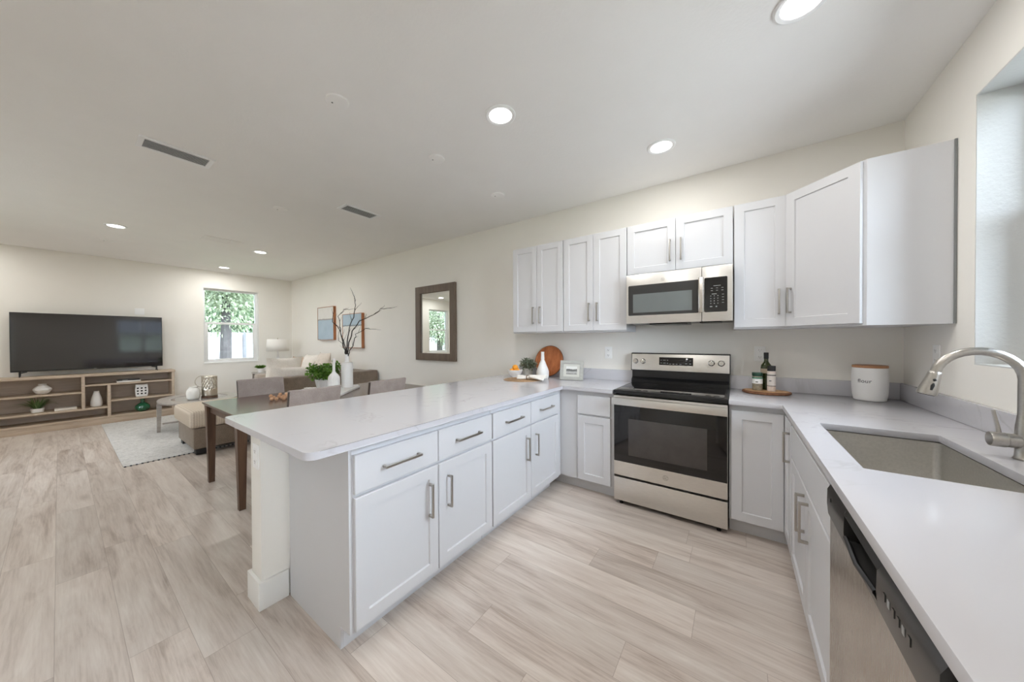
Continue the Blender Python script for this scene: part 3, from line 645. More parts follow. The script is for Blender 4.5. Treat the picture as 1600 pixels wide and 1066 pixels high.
# curved control strip with a pocket grip
prof = [(wx-.004, .768), (wx-.007, .80), (wx-.006, .845), (wx+.004, CB-.010), (wx+.049, CB-.010), (wx+.049, .768)]
b = MB(); pk0, pk1 = -2.29, -2.045
def strip(ya, yb): b.prism([(p[0], p[1]) for p in prof], ya, yb, mtx=Matrix(((1, 0, 0, 0), (0, 0, 1, 0), (0, 1, 0, 0), (0, 0, 0, 1))))
strip(wy0, pk0); strip(pk1, wy1)
prof2 = [(wx-.004, .768), (wx-.0055, .783), (wx+.03, .785), (wx+.03, .842), (wx-.006, .846), (wx+.004, CB-.010), (wx+.049, CB-.010), (wx+.049, .768)]
b.prism(prof2, pk0, pk1, mtx=Matrix(((1, 0, 0, 0), (0, 0, 1, 0), (0, 1, 0, 0), (0, 0, 0, 1))))
cs = mesh('control_strip', b, M['charcoal'], t); TM[cs] = TM[t]
mesh('pocket_grip', MB().tube([(wx-.004, pk0+.01, .792), (wx-.008, (pk0+pk1)/2, .784), (wx-.004, pk1-.01, .792)], .006, 10), M['black'], cs)
for k in range(6): mesh('touch_button', MB().box(wx-.0078, wx-.0068, -2.335-k*.022-.005, -2.335-k*.022+.005, .812, .826), M['mark'] if k in (1, 4) else M['charcoal'], cs, 'pale printed touch button' if k in (1, 4) else None)
mesh('badge', MB().tube([(wx-.0075, -1.895, .825), (wx-.0085, -1.895, .825)], .006, 16), M['black'], cs)
mesh('toe_panel', MB().box(wx+.06, wx+.07, wy0, wy1, .0, .112), M['black'], t)

# ------------------------------------------------------------------ range
s0, s1 = .012, .7645
t = thing('stove', 'stainless and black glass electric range between the base cabinets', 'stove', (.388, -.33, 0))
mesh('body', MB().box(s0+.003, s1-.003, -.598, -.03, .028, .885), M['black'], t)
b = MB()
for x in (s0+.05, s1-.05):
    for y in (-.55, -.1): b.lathe((x, y, 0), [(.018, .0005), (.018, .026)], 12)
    b.lathe((x, -.61, 0), [(.014, .0005), (.014, .008), (.008, .01), (.008, .03)], 12)
mesh('levelling_feet', b, M['blackmatte'], t)
mesh('cooktop', MB().box(s0-.001, s1+.001, -.655, -.085, .884, .9125, .006), M['black'], t)
ck = mesh('cooktop_glass', MB().box(s0+.02, s1-.02, -.625, -.105, .9127, .9152, .001), M['blackglass'], t); TM[ck] = TM[t]
for x, y, r in ((.20, -.49, .105), (.57, -.49, .09), (.20, -.22, .075), (.57, -.22, .105)):
    mesh('burner_ring', MB().lathe((x, y, .9153), [(r-.003, 0), (r-.003, .0003), (r, .0003), (r, 0)], 48, cap=False), M['charcoal'], ck)
dr = mesh('oven_door', MB().box(s0, s1, -.640, -.600, .232, .868, .004), M['steel'], t); TM[dr] = TM[t]
mesh('door_glass', MB().box(s0+.0025, s1-.0025, -.6435, -.6402, .345, .835, .001), M['blackglass'], dr)
mesh('oven_window', MB().box(.125, .648, -.6445, -.6437, .405, .692, .0003), M['oven_window'], dr)
b = MB(); b.box(s0-.001, s1+.001, -.699, -.682, .802, .858, .005); b.box(s0+.012, s0+.04, -.682, -.6437, .806, .852, .003); b.box(s1-.04, s1-.012, -.682, -.6437, .806, .852, .003); mesh('door_handle', b, M['steel'], dr)
def emblem(c, r, nrm_y, parent):
    b = MB(); x, y, z = c
    mt = Matrix(((1, 0, 0, x), (0, 0, 1, y), (0, 1, 0, z), (0, 0, 0, 1)))
    b.lathe((0, 0, 0), [(r*.86, 0), (r*.86, -.001), (r, -.001), (r, 0)], 32, cap=False, mtx=mt)
    def curl(cx, cz, s, a0, a1, k=14): b.tube([(x+(cx+s*(1-.35*i/k)*math.cos(a0+(a1-a0)*i/k))*r, y-.0006, z+(cz+s*(1-.35*i/k)*math.sin(a0+(a1-a0)*i/k))*r) for i in range(k+1)], r*.055, 6)
    curl(-.25, .05, .38, .9, 5.6); curl(-.08, -.2, .28, 0, -3.6); curl(.3, .18, .26, .8, 4.4); curl(.3, -.2, .3, 2.0, 5.6)
    for a in range(4): curl(.62*math.cos(a*1.571+.4), .62*math.sin(a*1.571+.4), .16, a*1.571, a*1.571+3.3, 8)
    return mesh('emblem', b, M['nickel'], parent)
emblem((.388, -.6405, .290), .019, -1, dr)
mesh('warming_drawer', MB().box(s0, s1, -.640, -.600, .032, .217, .004), M['steel'], t)
b = MB(); q = [(-.105, .915), (-.105, .94), (-.072, .965), (-.072, 1.022), (-.03, 1.022), (-.03, .886), (-.105, .886)]
b.prism(q, s0, s1, mtx=Matrix(((0, 0, 1, 0), (1, 0, 0, 0), (0, 1, 0, 0), (0, 0, 0, 1)))); mesh('vent_riser', b, M['black'], t)
bg_ = mesh('backguard', MB().prism([(-.082, 1.023), (-.062, 1.186), (-.026, 1.188), (-.026, 1.023)], s0-.010, s1+.008, .004, mtx=Matrix(((0, 0, 1, 0), (1, 0, 0, 0), (0, 1, 0, 0), (0, 0, 0, 1)))), M['black'], t); TM[bg_] = TM[t]
tilt = xf((0, -.0826, 1.027), 0, -math.atan2(.020, .163))
mesh('control_panel', MB().box(s0-.003, s1+.001, -.0025, .001, .004, .151, .001, mtx=tilt), M['steel'], bg_)
dp = mesh('display', MB().box(.245, .51, -.0042, -.0027, .054, .124, .0005, mtx=tilt), M['blackglass'], bg_); TM[dp] = TM[t]
b = MB()
for x in (.262, .282, .293, .313): 
    for z in (.072, .098): b.box(x-.005, x+.005, -.0047, -.0043, z-.003, z+.003, mtx=tilt)
for x in (.335, .360, .385, .415): b.box(x-.007, x+.007, -.0047, -.0043, .063, .068, mtx=tilt)
for x in (.458, .488):
    for z in (.072, .098): b.box(x-.007, x+.007, -.0047, -.0043, z-.004, z+.004, mtx=tilt)
mesh('display_marks', b, M['mark'], dp)
for x in (.042, .108, .642, .710):
    kb = MB(); mt = tilt @ Matrix(((1, 0, 0, x), (0, 0, 1, -.0028), (0, 1, 0, .083), (0, 0, 0, 1)))
    kb.lathe((0, 0, 0), [(.024, 0), (.024, -.004), (.0205, -.007), (.019, -.026), (.017, -.029), (.001, -.0295)], 28, mtx=mt); kb.box(-.004, .004, -.019, .019, -.034, -.028, .0015, mtx=mt)
    mesh('knob', kb, M['chrome'], bg_)

# ------------------------------------------------------------------ wall cabinets
UY, UB, UT = -.3193, 1.3955, 2.3008
def wall_cab(x0, x1, z0, doors, label, hz):
    t = thing('wall_cabinet', label, 'cabinet', ((x0+x1)/2, -.15, z0))
    b = MB(); b.box(x0+.0005, x1-.0005, UY+.0385, -.001, z0-.012, UT); b.box(x0+.0005, x1-.0005, UY+.0195, UY+.0385, z0-.012, UT, .0015); mesh('carcass', b, M['cab'], t)
    for (a, b_, side) in doors:
        wd = b_-a; hx = .038 if side == 'l' else wd-.038
        door(t, 'S', a, UY, z0, wd, UT-z0-.004, hnd=(hx, hz, 'v'), hlen=.172)
    return t
wall_cab(-1.1817, -.5796, UB, [(-1.1797, -.883, 'r'), (-.880, -.5835, 'l')], 'white two-door wall cabinet at the far left, above the round wooden board', .175)
wall_cab(-.5796, .027, UB, [(-.5765, -.2765, 'r'), (-.2735, .0265, 'l')], 'white two-door wall cabinet immediately left of the microwave', .175)
wall_cab(.029, .790, 1.872, [(.0325, .4085, 'r'), (.4115, .7885, 'l')], 'short white two-door wall cabinet above the microwave', .165)
wall_cab(.792, 1.088, UB, [(.796, 1.086, 'r')], 'narrow white single-door wall cabinet right of the microwave', .175)
t = thing('corner_wall_cabinet', 'white diagonal corner wall cabinet next to the sink window', 'cabinet', (1.4, -.3, UB))
A, B = Vector((1.0885, -.300)), Vector((1.395, -.6263))
b = MB(); b.prism([(1.0885, -.001), (A.x, A.y), (B.x, B.y), (1.698, -.6263), (1.698, -.001)], UB-.012, UT); mesh('carcass', b, M['cab'], t)
ang = math.atan2(B.y-A.y, B.x-A.x); L_ = (B-A).length; n_ = Vector((math.sin(ang), -math.cos(ang)))
mt = xf((A.x+n_.x*.0195, A.y+n_.y*.0195, UB), ang)
door(t, mt, .012, 0, 0, L_-.030, UT-UB-.004, hnd=(.036, .175, 'v'), hlen=.172)
mesh('gap_shade_strip', MB().box(1.689, 1.6975, -.632, -.6267, UB-.012, UT), M['dark'], t, 'thin dark strip painting the gap shade along the wall')  # dark colour stands in for the shade in the gap at the wall

# ------------------------------------------------------------------ microwave
mx0, mx1, my, mz0, mz1 = .046, .789, -.400, 1.445, 1.856
t = thing('microwave', 'stainless over-the-range microwave mounted above the stove', 'microwave', ((mx0+mx1)/2, -.2, mz0))
mesh('body', MB().box(mx0+.002, mx1-.002, -.365, -.003, mz0+.004, mz1-.0), M['black'], t)
df = mesh('door', MB().box(mx0, .5965, my, -.366, mz0, mz1, .004), M['steel'], t); TM[df] = TM[t]
mesh('door_glass', MB().prism(rounded([(mx0+.018, 1.512), (.578, 1.512), (.578, 1.764), (mx0+.018, 1.764)], {i: .008 for i in range(4)}), -my+.0003, -my+.0025, mtx=Matrix(((1, 0, 0, 0), (0, 0, -1, 0), (0, 1, 0, 0), (0, 0, 0, 1)))), M['charcoal'], df)
mesh('screen_window', MB().box(.102, .534, my-.0034, my-.0026, 1.535, 1.690), M['mwindow'], df)
mesh('door_handle', MB().prism([(.578, my-.0005), (.578, my-.030), (.585, my-.036), (.606, my-.036), (.612, my-.030), (.612, my-.022), (.60, my-.020), (.594, my-.0005)], 1.512, 1.775, .002), M['steel_v'], df)
cp = mesh('control_side', MB().box(.5985, mx1, my, -.366, mz0, mz1, .004), M['steel'], t); TM[cp] = TM[t]
kp = mesh('keypad', MB().prism(rounded([(.615, 1.513), (.757, 1.513), (.757, 1.770), (.615, 1.770)], {i: .008 for i in range(4)}), -my+.0003, -my+.0025, mtx=Matrix(((1, 0, 0, 0), (0, 0, -1, 0), (0, 1, 0, 0), (0, 0, 0, 1)))), M['blackglass'], cp); TM[kp] = TM[t]
b = MB()
def mk(x, z, w_, h_): b.box(x-w_/2, x+w_/2, my-.0031, my-.0026, z-h_/2, z+h_/2)
mk(.694, 1.706, .045, .003)
for r_ in range(2):
    for c_ in range(3): mk(.661+c_*.033, 1.689-r_*.018, .012, .003)
mk(.676, 1.646, .03, .004)
for r_ in range(4):
    for c_ in range(3): mk(.655+c_*.022, 1.632-r_*.0185, .0055, .0045)
    mk(.730, 1.640-r_*.020, .012, .003)
mk(.657, 1.553, .015, .006); mk(.690, 1.553, .008, .008)
mesh('key_marks', b, M['mark'], kp)
emblem((.330, my-.0004, 1.795), .013, -1, df)
b = MB(); b.box(.22, .50, -.36, -.10, mz0-.012, mz0+.003, .003); mesh('grease_filter', b, M['black'], t)
b = MB(); b.box(.09, .20, -.355, -.25, mz0-.010, mz0+.003, .003); mesh('cooktop_lamp_lens', b, M['mark'], t)
b = MB(); b.box(.58, .72, -.355, -.20, mz0-.009, mz0+.003, .003); mesh('vent_louvre', b, M['black'], t)

# ------------------------------------------------------------------ wall plates
def plate(name, c, out, label, kind='outlet', cat='outlet', w_=.072, h_=.117):
    ax = {'S': R(0), 'E': R(90), 'W': R(-90)}[out]; mt = xf(c, ax)
    t = thing(name, label, cat, c)
    mesh('cover_plate', MB().box(-w_/2, w_/2, -.006, -.0005, -h_/2, h_/2, .002, mtx=mt), M['plate'], t)
    if kind == 'outlet':
        for s in (-1, 1):
            f = mesh('socket', MB().box(-.017, .017, -.0085, -.006, s*.026-.014, s*.026+.014, .002, mtx=mt), M['plate'], t); TM[f] = TM[t]
            b = MB(); b.box(-.0075, -.0055, -.0088, -.0084, s*.026-.002, s*.026+.007, mtx=mt); b.box(.0055, .0075, -.0088, -.0084, s*.026-.002, s*.026+.006, mtx=mt); b.box(-.002, .002, -.0088, -.0084, s*.026-.009, s*.026-.005, mtx=mt)
            mesh('slots', b, M['charcoal'], f)
    else: mesh('insert', MB().box(-.017, .017, -.0085, -.006, -.034, .034, .002, mtx=mt), M['plate'], t)
plate('outlet', (-.235, 0, 1.181), 'S', 'white wall outlet left of the stove, above the picture frame')
plate('outlet', (.960, 0, 1.194), 'S', 'white wall outlet behind the oil bottle')
plate('outlet', (XW, -.442, 1.215), 'W', 'white wall outlet between the corner and the sink window')
plate('outlet', (-1.118, KY, .742), 'S', 'white outlet plate on the narrow end of the peninsula post', w_=.075, h_=.12)
plate('cable_plate', (XL, -2.407, 1.851), 'E', 'small white wall plate just above the television', 'cable', 'wall plate', .115, .115)

# ------------------------------------------------------------------ counter items by the corner
Z = CT+.0006
t = thing('round_board', 'round reddish wooden board leaning on the wall behind the white vase', 'cutting board', (-.87, -.10, CT))
lean = xf((-.868, -.128, Z+.0065), 0, R(90-16)) # disc local z -> roughly -y
mt = lean @ xf((0, .173, 0))
b = MB(); b.lathe((0, 0, 0), [(.001, -.007), (.166, -.007), (.172, -.002), (.172, .004), (.168, .008), (.156, .008), (.150, .004), (.001, .0035)], 64, mtx=mt); mesh('disc', b, M['copper'], t)
b = MB(); b.lathe((0, 0, 0), [(.1690, .0075), (.1735, .0045), (.1735, -.0015)], 64, mtx=mt, cap=False); mesh('rim', b, M['walnut'], t)
t = thing('vase', 'white ribbed bottle vase in front of the round wooden board', 'vase', (-.845, -.262, CT))
pr = [(.001, 0), (.050, .0), (.058, .006)]
for k in range(34):
    z = .01+k*.0055; s = z/.2; r = .060+.006*math.sin(min(1, s*1.6)*math.pi)-.044*max(0, (s-.35)/.65)**1.4; pr += [(r, z), (r-.0022, z+.0034)]
pr += [(.0195, .21), (.0175, .24), (.0175, .275), (.019, .28), (.015, .279), (.013, .2)]
mesh('body', MB().lathe((-.845, -.262, Z), pr, 36), M['white'], t)
t = thing('potted_plant', 'small sage-green plant in a grey pot beside the round board', 'plant', (-1.085, -.17, CT))
mesh('pot', MB().lathe((-1.085, -.17, Z), [(.001, 0), (.045, 0), (.052, .01), (.058, .085), (.06, .09), (.054, .09), (.05, .07), (.001, .07)], 28), ceramic('grey_stone_pot', (196, 194, 188), .6), t)
b = MB(); b.blob((-1.085, -.17, Z+.135), (.09, .075, .06), 420, .036, .010, .2)
for k in range(60):
    a = random.uniform(0, 6.28); b.leaf((-1.085+.03*math.cos(a), -.17+.03*math.sin(a), Z+.085), (math.cos(a)*.7, math.sin(a)*.7, 1), .11, .005)
mesh('foliage', b, M['dullleaf'], t, smooth=False)
t = thing('bowl', 'white bowl holding oranges beside the small plant', 'bowl', (-1.160, -.315, CT))
mesh('body', MB().lathe((-1.160, -.315, Z), [(.001, 0), (.035, 0), (.038, .006), (.062, .03), (.078, .066), (.08, .08), (.0765, .08), (.070, .055), (.05, .03), (.001, .012)], 36), M['white'], t)
for k, (x, y, z, l) in enumerate([(-.032, -.012, .062, 'orange on the left inside the white bowl'), (.034, -.016, .062, 'orange on the right inside the white bowl'), (.0, .036, .066, 'orange at the back of the white bowl'), (.002, .0, .104, 'orange resting on top of the other oranges')]):
    o = mesh('orange', MB().sphere((-1.160+x, -.315+y, Z+z), .0325, 12, (1, 1, .94)), M['orange'], None, l, 'orange', 'oranges in the white bowl', origin=(-1.160+x, -.315+y, Z+z-.0305))
    TM[o] = Matrix.Translation(o.location); mesh('stem_end', MB().lathe((-1.160+x, -.315+y-.012, Z+z+.0285), [(.004, -.002), (.003, .001), (.001, .0012)], 8), M['bead'], o)
t = thing('placemat', 'round woven brown placemat under the rolled napkin', 'placemat', (-.965, -.47, CT))
pr = [(.001, 0)]+[(.19*k/38, .0015 if k % 2 else .0045) for k in range(1, 38)]+[(.192, .004), (.194, .0)]
mesh('weave', MB().lathe((-.965, -.47, Z), pr+[(.19, -.0003)], 56, wob=lambda a, z: 1+.006*math.sin(a*24)), M['jute'], t)
t = thing('napkin', 'white cloth napkin fanned out through a wooden ring on the placemat', 'napkin', (-.86, -.45, CT))
npx, npy, npz, na = -.905, -.475, Z+.0052, R(12)
nm = xf((npx, npy, npz), na)
b = MB(); rows = []
for i in range(15):
    s = i/14; x = .02+.165*s; hw = .017+.088*s**.8; rr = []
    for j in range(25):
        v = 2*j/24-1; rr.append(b.bm.verts.new(nm @ Vector((x+.02*(1-v*v)*s, v*hw, .021+.013*math.sin(v*19+s)*(.4+.6*s)+.022*(1-v*v)-.014*s*s*abs(v)))))
    rows.append(rr)
for i in range(14):
    for j in range(24): b.bm.faces.new((rows[i][j], rows[i+1][j], rows[i+1][j+1], rows[i][j+1]))
o = mesh('fan', b, M['linen'], t); sm = o.modifiers.new('thick', 'SOLIDIFY'); sm.thickness = .004
b = MB(); b.tube([tuple(nm @ Vector(p)) for p in ((-.105, .004, .021), (-.1, .004, .022), (-.06, .002, .023), (-.02, 0, .021), (.03, 0, .021))], [.015, .0205, .0215, .018, .015], 18); b.tube([tuple(nm @ Vector(p)) for p in ((-.10, -.026, .012), (-.06, -.024, .013), (0, -.01, .016))], [.010, .012, .010], 12); mesh('rolled_end', b, M['linen'], t)
b = MB(); rg = []
for k in range(25):
    a = 2*math.pi*k/24; rg.append(tuple(nm @ Vector((0.0, .022*math.cos(a), .0235+.0195*math.sin(a)))))
b.tube(rg, .0042, 8, cap=False); b2 = mesh('ring', b, M['ringwood'], t, 'dark wooden ring')
t = thing('photo_frame', 'light grey picture frame with a black and white photo on the counter', 'picture frame', (-.53, -.245, CT))
fm = xf((-.528, -.250, Z), R(14), R(-14))
W_, H_ = .232, .198; q = .036
b = MB(); b.cells([-W_/2, -W_/2+q, W_/2-q, W_/2], [0, q, H_-q, H_], lambda i, j: not (i == 1 and j == 1), -.009, .009, lambda a, c, d: tuple(fm @ Vector((a, d, c+.001))), bev=.003); mesh('frame', b, M['frame_grey'], t)
mesh('mat_board', MB().cells([-W_/2+q, -W_/2+q+.026, W_/2-q-.026, W_/2-q], [q, q+.022, H_-q-.022, H_-q], lambda i, j: not (i == 1 and j == 1), -.003, .004, lambda a, c, d: tuple(fm @ Vector((a, d, c+.001)))), M['mat'], t)
pt = thing
b = MB(); b.box(-W_/2+q+.024, W_/2-q-.024, -.0005, .004, q+.021, H_-q-.02, mtx=fm); mesh('print', b, M['print'], t, 'black and white landscape photo')
b = MB(); b.box(-.03, .03, .0, .004, 0, .15, .001, mtx=fm @ xf((0, .085, .023), 0, R(27))); mesh('easel_back', b, M['charcoal'], t)

# ------------------------------------------------------------------ items right of the stove
t = thing('wood_slab', 'live-edge wood slice tray under the jar and oil bottle', 'tray', (.985, -.175, CT))
wob = lambda a, z: 1+.025*math.sin(3*a+.5)+.015*math.sin(7*a)+.008*math.sin(17*a)
mesh('bark_edge', MB().lathe((.987, -.180, Z), [(.001, 0), (.134, .0), (.142, .004), (.141, .016), (.136, .0195), (.001, .0192)], 72, 1, .78, wob=wob), M['bark'], t)
mesh('cut_face', MB().lathe((.987, -.180, Z), [(.001, .0194), (.130, .0196), (.133, .0206), (.130, .0212), (.001, .0214)], 72, 1, .78, wob=wob), M['slab'], t)
ZS = Z+.0217
t = thing('spice_jar', 'short glass jar with dark green lid on the wood slice', 'jar', (.937, -.185, ZS))
mesh('glass', MB().lathe((.937, -.185, ZS), [(.001, 0), (.029, 0), (.031, .004), (.031, .098), (.028, .104), (.001, .104)], 32), M['clear'], t)
mesh('label', MB().lathe((.937, -.185, ZS), [(.0313, .05), (.0316, .05), (.0316, .092), (.0313, .092)], 32, cap=False), M['plate'], t)
mesh('label_band', MB().lathe((.937, -.185, ZS), [(.0317, .086), (.0319, .086), (.0319, .097), (.0317, .097)], 32, cap=False), paint('green_print', (70, 130, 104), .5), t)
mesh('lid', MB().lathe((.937, -.185, ZS), [(.001, .105), (.0315, .105), (.0325, .107), (.0325, .128), (.031, .131), (.001, .1315)], 32), paint('green_lid', (32, 70, 54), .35), t)
mesh('mark', MB().box(.925, .94, -.2172, -.2165, ZS+.06, ZS+.066), M['ink'], t)
t = thing('oil_bottle', 'tall dark olive-green oil bottle on the wood slice', 'bottle', (.992, -.118, ZS))
mesh('glass', MB().lathe((.992, -.118, ZS), [(.001, 0), (.030, 0), (.033, .004), (.033, .165), (.030, .185), (.017, .205), (.0135, .215), (.0135, .232), (.001, .232)], 32), M['oliveglass'], t)
mesh('label', MB().lathe((.992, -.118, ZS), [(.0333, .125), (.0336, .125), (.0336, .158), (.0333, .158)], 32, cap=False), paint('bottle_label', (176, 160, 140), .6), t)
mesh('neck_cap', MB().lathe((.992, -.118, ZS), [(.001, .2325), (.0143, .2325), (.0152, .234), (.0152, .276), (.014, .279), (.001, .279)], 24), M['blackmatte'], t)
t = thing('salt_grinder', 'slim grinder with black cap and pale label on the wood slice', 'grinder', (1.017, -.205, ZS))
mesh('glass', MB().lathe((1.017, -.205, ZS), [(.001, 0), (.023, 0), (.025, .003), (.025, .143), (.023, .147), (.001, .147)], 28), paint('pink_salt', (220, 204, 194), .3, .08, 80), t)
mesh('label', MB().lathe((1.017, -.205, ZS), [(.0252, .04), (.0255, .04), (.0255, .132), (.0252, .132)], 28, cap=False), paint('grinder_label', (222, 214, 208), .5), t)
for z0, z1, l in ((.0385, .042, 'lower_band'), (.115, .121, 'upper_band')): mesh('label_band', MB().lathe((1.017, -.205, ZS), [(.0256, z0), (.0258, z0), (.0258, z1), (.0256, z1)], 28, cap=False), M['ink'], t)
mesh('cap', MB().lathe((1.017, -.205, ZS), [(.001, .1475), (.0235, .1475), (.0245, .149), (.0245, .182), (.023, .186), (.001, .1865)], 28), M['blackmatte'], t)
mesh('mark', MB().box(1.002, 1.015, -.2322, -.2308, ZS+.075, ZS+.080), M['ink'], t)
# flour canister
ccx, ccy, cr = 1.517, -.140, .083
t = thing('flour_canister', 'white ceramic flour canister with wooden lid in the counter corner', 'canister', (ccx, ccy, CT))
mesh('body', MB().lathe((ccx, ccy, Z), [(.001, 0), (.068, 0), (.074, .004), (.080, .04), (cr, .10), (cr, .17), (.080, .205), (.0785, .212), (.074, .212), (.073, .2), (.001, .2)], 56), M['white'], t)
mesh('lid', MB().lathe((ccx, ccy, Z), [(.001, .2125), (.080, .2125), (.081, .215), (.081, .226), (.079, .229), (.001, .2295)], 48), M['canister_lid'], t)
tc = bpy.data.curves.new('flour_text', 'FONT'); tc.body = 'flour'; tc.size = .031; tc.align_x = 'CENTER'; tc.extrude = .0004; tc.space_character = 1.08
to_ = bpy.data.objects.new('flour_text', tc); COL.objects.link(to_)
dg = bpy.context.evaluated_depsgraph_get(); dg.update(); tm = bpy.data.meshes.new_from_object(to_.evaluated_get(dg)); bpy.data.objects.remove(to_)
b = MB(); b.bm.from_mesh(tm); bmesh.ops.subdivide_edges(b.bm, edges=b.bm.edges[:], cuts=1)
th0 = math.atan2(CAM_LOC[1]-ccy, CAM_LOC[0]-ccx)-R(16)
for v in b.bm.verts:
    a = th0+v.co.x/cr; zz = .118+v.co.y*1.05; rr = cr+.0004+v.co.z; v.co = Vector((ccx+rr*math.cos(a), ccy+rr*math.sin(a), Z+zz))
mesh('lettering', b, M['ink'], t, 'black handwritten word flour', smooth=False)

# ------------------------------------------------------------------ television wall
t = thing('media_console', 'long pale oak media console with open shelves along the far wall', 'console', (-7.55, -2.98, 0))
cx0, cx1, cy0, cy1 = -7.728, -7.38, -4.02, -2.035; D1, D2 = -3.036, -2.782; w2 = .017
def cbox(name, y0, y1, z0, z1, x0=cx0+.012, x1=cx1, m='console'): return mesh(name, MB().box(x0, x1, y0, y1, z0, z1, .002), M[m], t)
cbox('top', cy0-.01, cy1+.01, .775, .812, cx0, cx1+.008); cbox('plinth', cy0+.01, cy1-.01, .0, .092, cx0+.02, cx1-.012); cbox('bottom_shelf', cy0+.035, cy1-.035, .0925, .122)
cbox('side_panel', cy1-.034, cy1, .0925, .7745); cbox('side_panel', cy0, cy0+.034, .0925, .7745)
mesh('back_panel', MB().box(cx0, cx0+.0115, cy0+.01, cy1-.01, .0925, .7745), M['console_back'], t)
cbox('divider', D1-w2, D1+w2, .2825, .7745); cbox('divider', D2-w2, D2+w2, .1225, .6195)
cbox('shelf', cy0+.0345, D1-w2-.0005, .520, .545); cbox('shelf', cy0+.0345, D2-w2-.0005, .255, .282); cbox('shelf', D1+w2+.0005, cy1-.0345, .620, .645); cbox('shelf', D2+w2+.0005, cy1-.0345, .350, .376)
t = thing('television', 'large flat-screen television standing on the oak console', 'television', (-7.55, -2.91, .812))
tl = xf((-7.55, 0, .88), 0, 0, R(-.9)); tl = xf((-7.55, 0, .885)) @ Matrix.Rotation(R(-.9), 4, 'Y')
mesh('bezel', MB().box(-.035, .0, -3.662, -2.158, 0, .865, .004, mtx=tl), M['tvframe'], t)
sc_ = mesh('screen', MB().box(.0003, .0022, -3.655, -2.165, .018, .858, mtx=tl), M['screen'], t); TM[sc_] = TM[t]
mesh('logo_mark', MB().box(.0024, .003, -2.925, -2.895, .006, .013, mtx=tl), M['mark'], sc_)
for y, l in ((-3.585, -1), (-2.235, 1)):
    b = MB(); b.tube([(-7.56, y, .885), (-7.555, y-.0*l, .85), (-7.50, y-.03*l*0, .822), (-7.455, y, .8185)], [.011, .010, .008, .006], 8); b.tube([(-7.56, y, .85), (-7.60, y, .822), (-7.64, y, .8185)], [.01, .008, .006], 8); b.tube([(-7.56, y, .87), (-7.56, y-.06*l, .884)], [.010, .008], 8)
    mesh('foot', b, M['tvframe'], t)
X0 = -7.53
t = mesh('vase', MB().lathe((X0, -3.40, .5457), [(.001, 0), (.034, 0), (.06, .018), (.084, .065), (.082, .085), (.055, .118), (.036, .135), (.038, .152), (.031, .15), (.02, .12)], 40, wob=lambda a, z: 1+.02*math.sin(9*a+z*30)), M['white'], None, 'squat white pinched vase on the upper left console shelf', 'vase')
t = thing('potted_plant', 'spiky green plant in a white pot low in the oak console', 'plant', (X0, -3.445, .2827))
mesh('pot', MB().lathe((X0, -3.445, .2827), [(.001, 0), (.05, 0), (.056, .008), (.06, .06), (.054, .06), (.05, .045), (.001, .045)], 28), M['whitematte'], t)
b = MB()
for k in range(190):
    a = random.uniform(0, 6.28); u_ = random.uniform(.4, 1.0); L1 = random.uniform(.15, .27); base = Vector((X0+.02*math.cos(a), -3.445+.02*math.sin(a), .325)); dx, dy = math.cos(a)*(.55), math.sin(a)
    prev = None
    for s in range(7):
        q = s/6; p = base+Vector((dx*L1*u_*q*.8, dy*L1*u_*q, L1*(1.35*q-1.15*q*q*u_))); p.z = min(max(p.z, .287), .51); p.x = min(max(p.x, -7.70), -7.36); wd = .007*(1-q*.85); sd_ = Vector((-dy, dx, 0))
        cur = (b.bm.verts.new(p+sd_*wd), b.bm.verts.new(p-sd_*wd))
        if prev: b.bm.faces.new((prev[0], prev[1], cur[1], cur[0]))
        prev = cur
mesh('leaves', b, M['spiderleaf'], t, smooth=False)
mesh('book', MB().box(-7.60, -7.44, -3.30, -3.095, .2827, .312, .003), M['pillow_w'], None, 'cream book lying beside the spiky plant', 'book')
mesh('vase', MB().lathe((X0, -2.905, .2827), [(.001, 0), (.05, 0), (.061, .012), (.064, .05), (.055, .13), (.036, .2), (.028, .235), (.03, .245), (.024, .243), (.02, .2)], 40), M['whitematte'], None, 'tall matte white teardrop vase in the middle console cubby', 'vase')
t = thing('book', 'white book at the bottom of the pair on the top right shelf', 'book', (X0, -2.565, .6457), 0, 'books on the top right console shelf')
mesh('cover', MB().box(-7.62, -7.44, -2.70, -2.435, .6457, .668, .002), M['whitematte'], t); mesh('pages', MB().box(-7.625, -7.442, -2.695, -2.4335, .6485, .6655), M['pillow_w'], t)
t = thing('book', 'black book lying on top of the white book', 'book', (X0, -2.565, .6685), 0, 'books on the top right console shelf')
mesh('cover', MB().box(-7.61, -7.445, -2.692, -2.445, .6685, .690, .002), M['charcoal'], t); mesh('spine_mark', MB().box(-7.4448, -7.444, -2.64, -2.58, .675, .683), M['mark'], t)
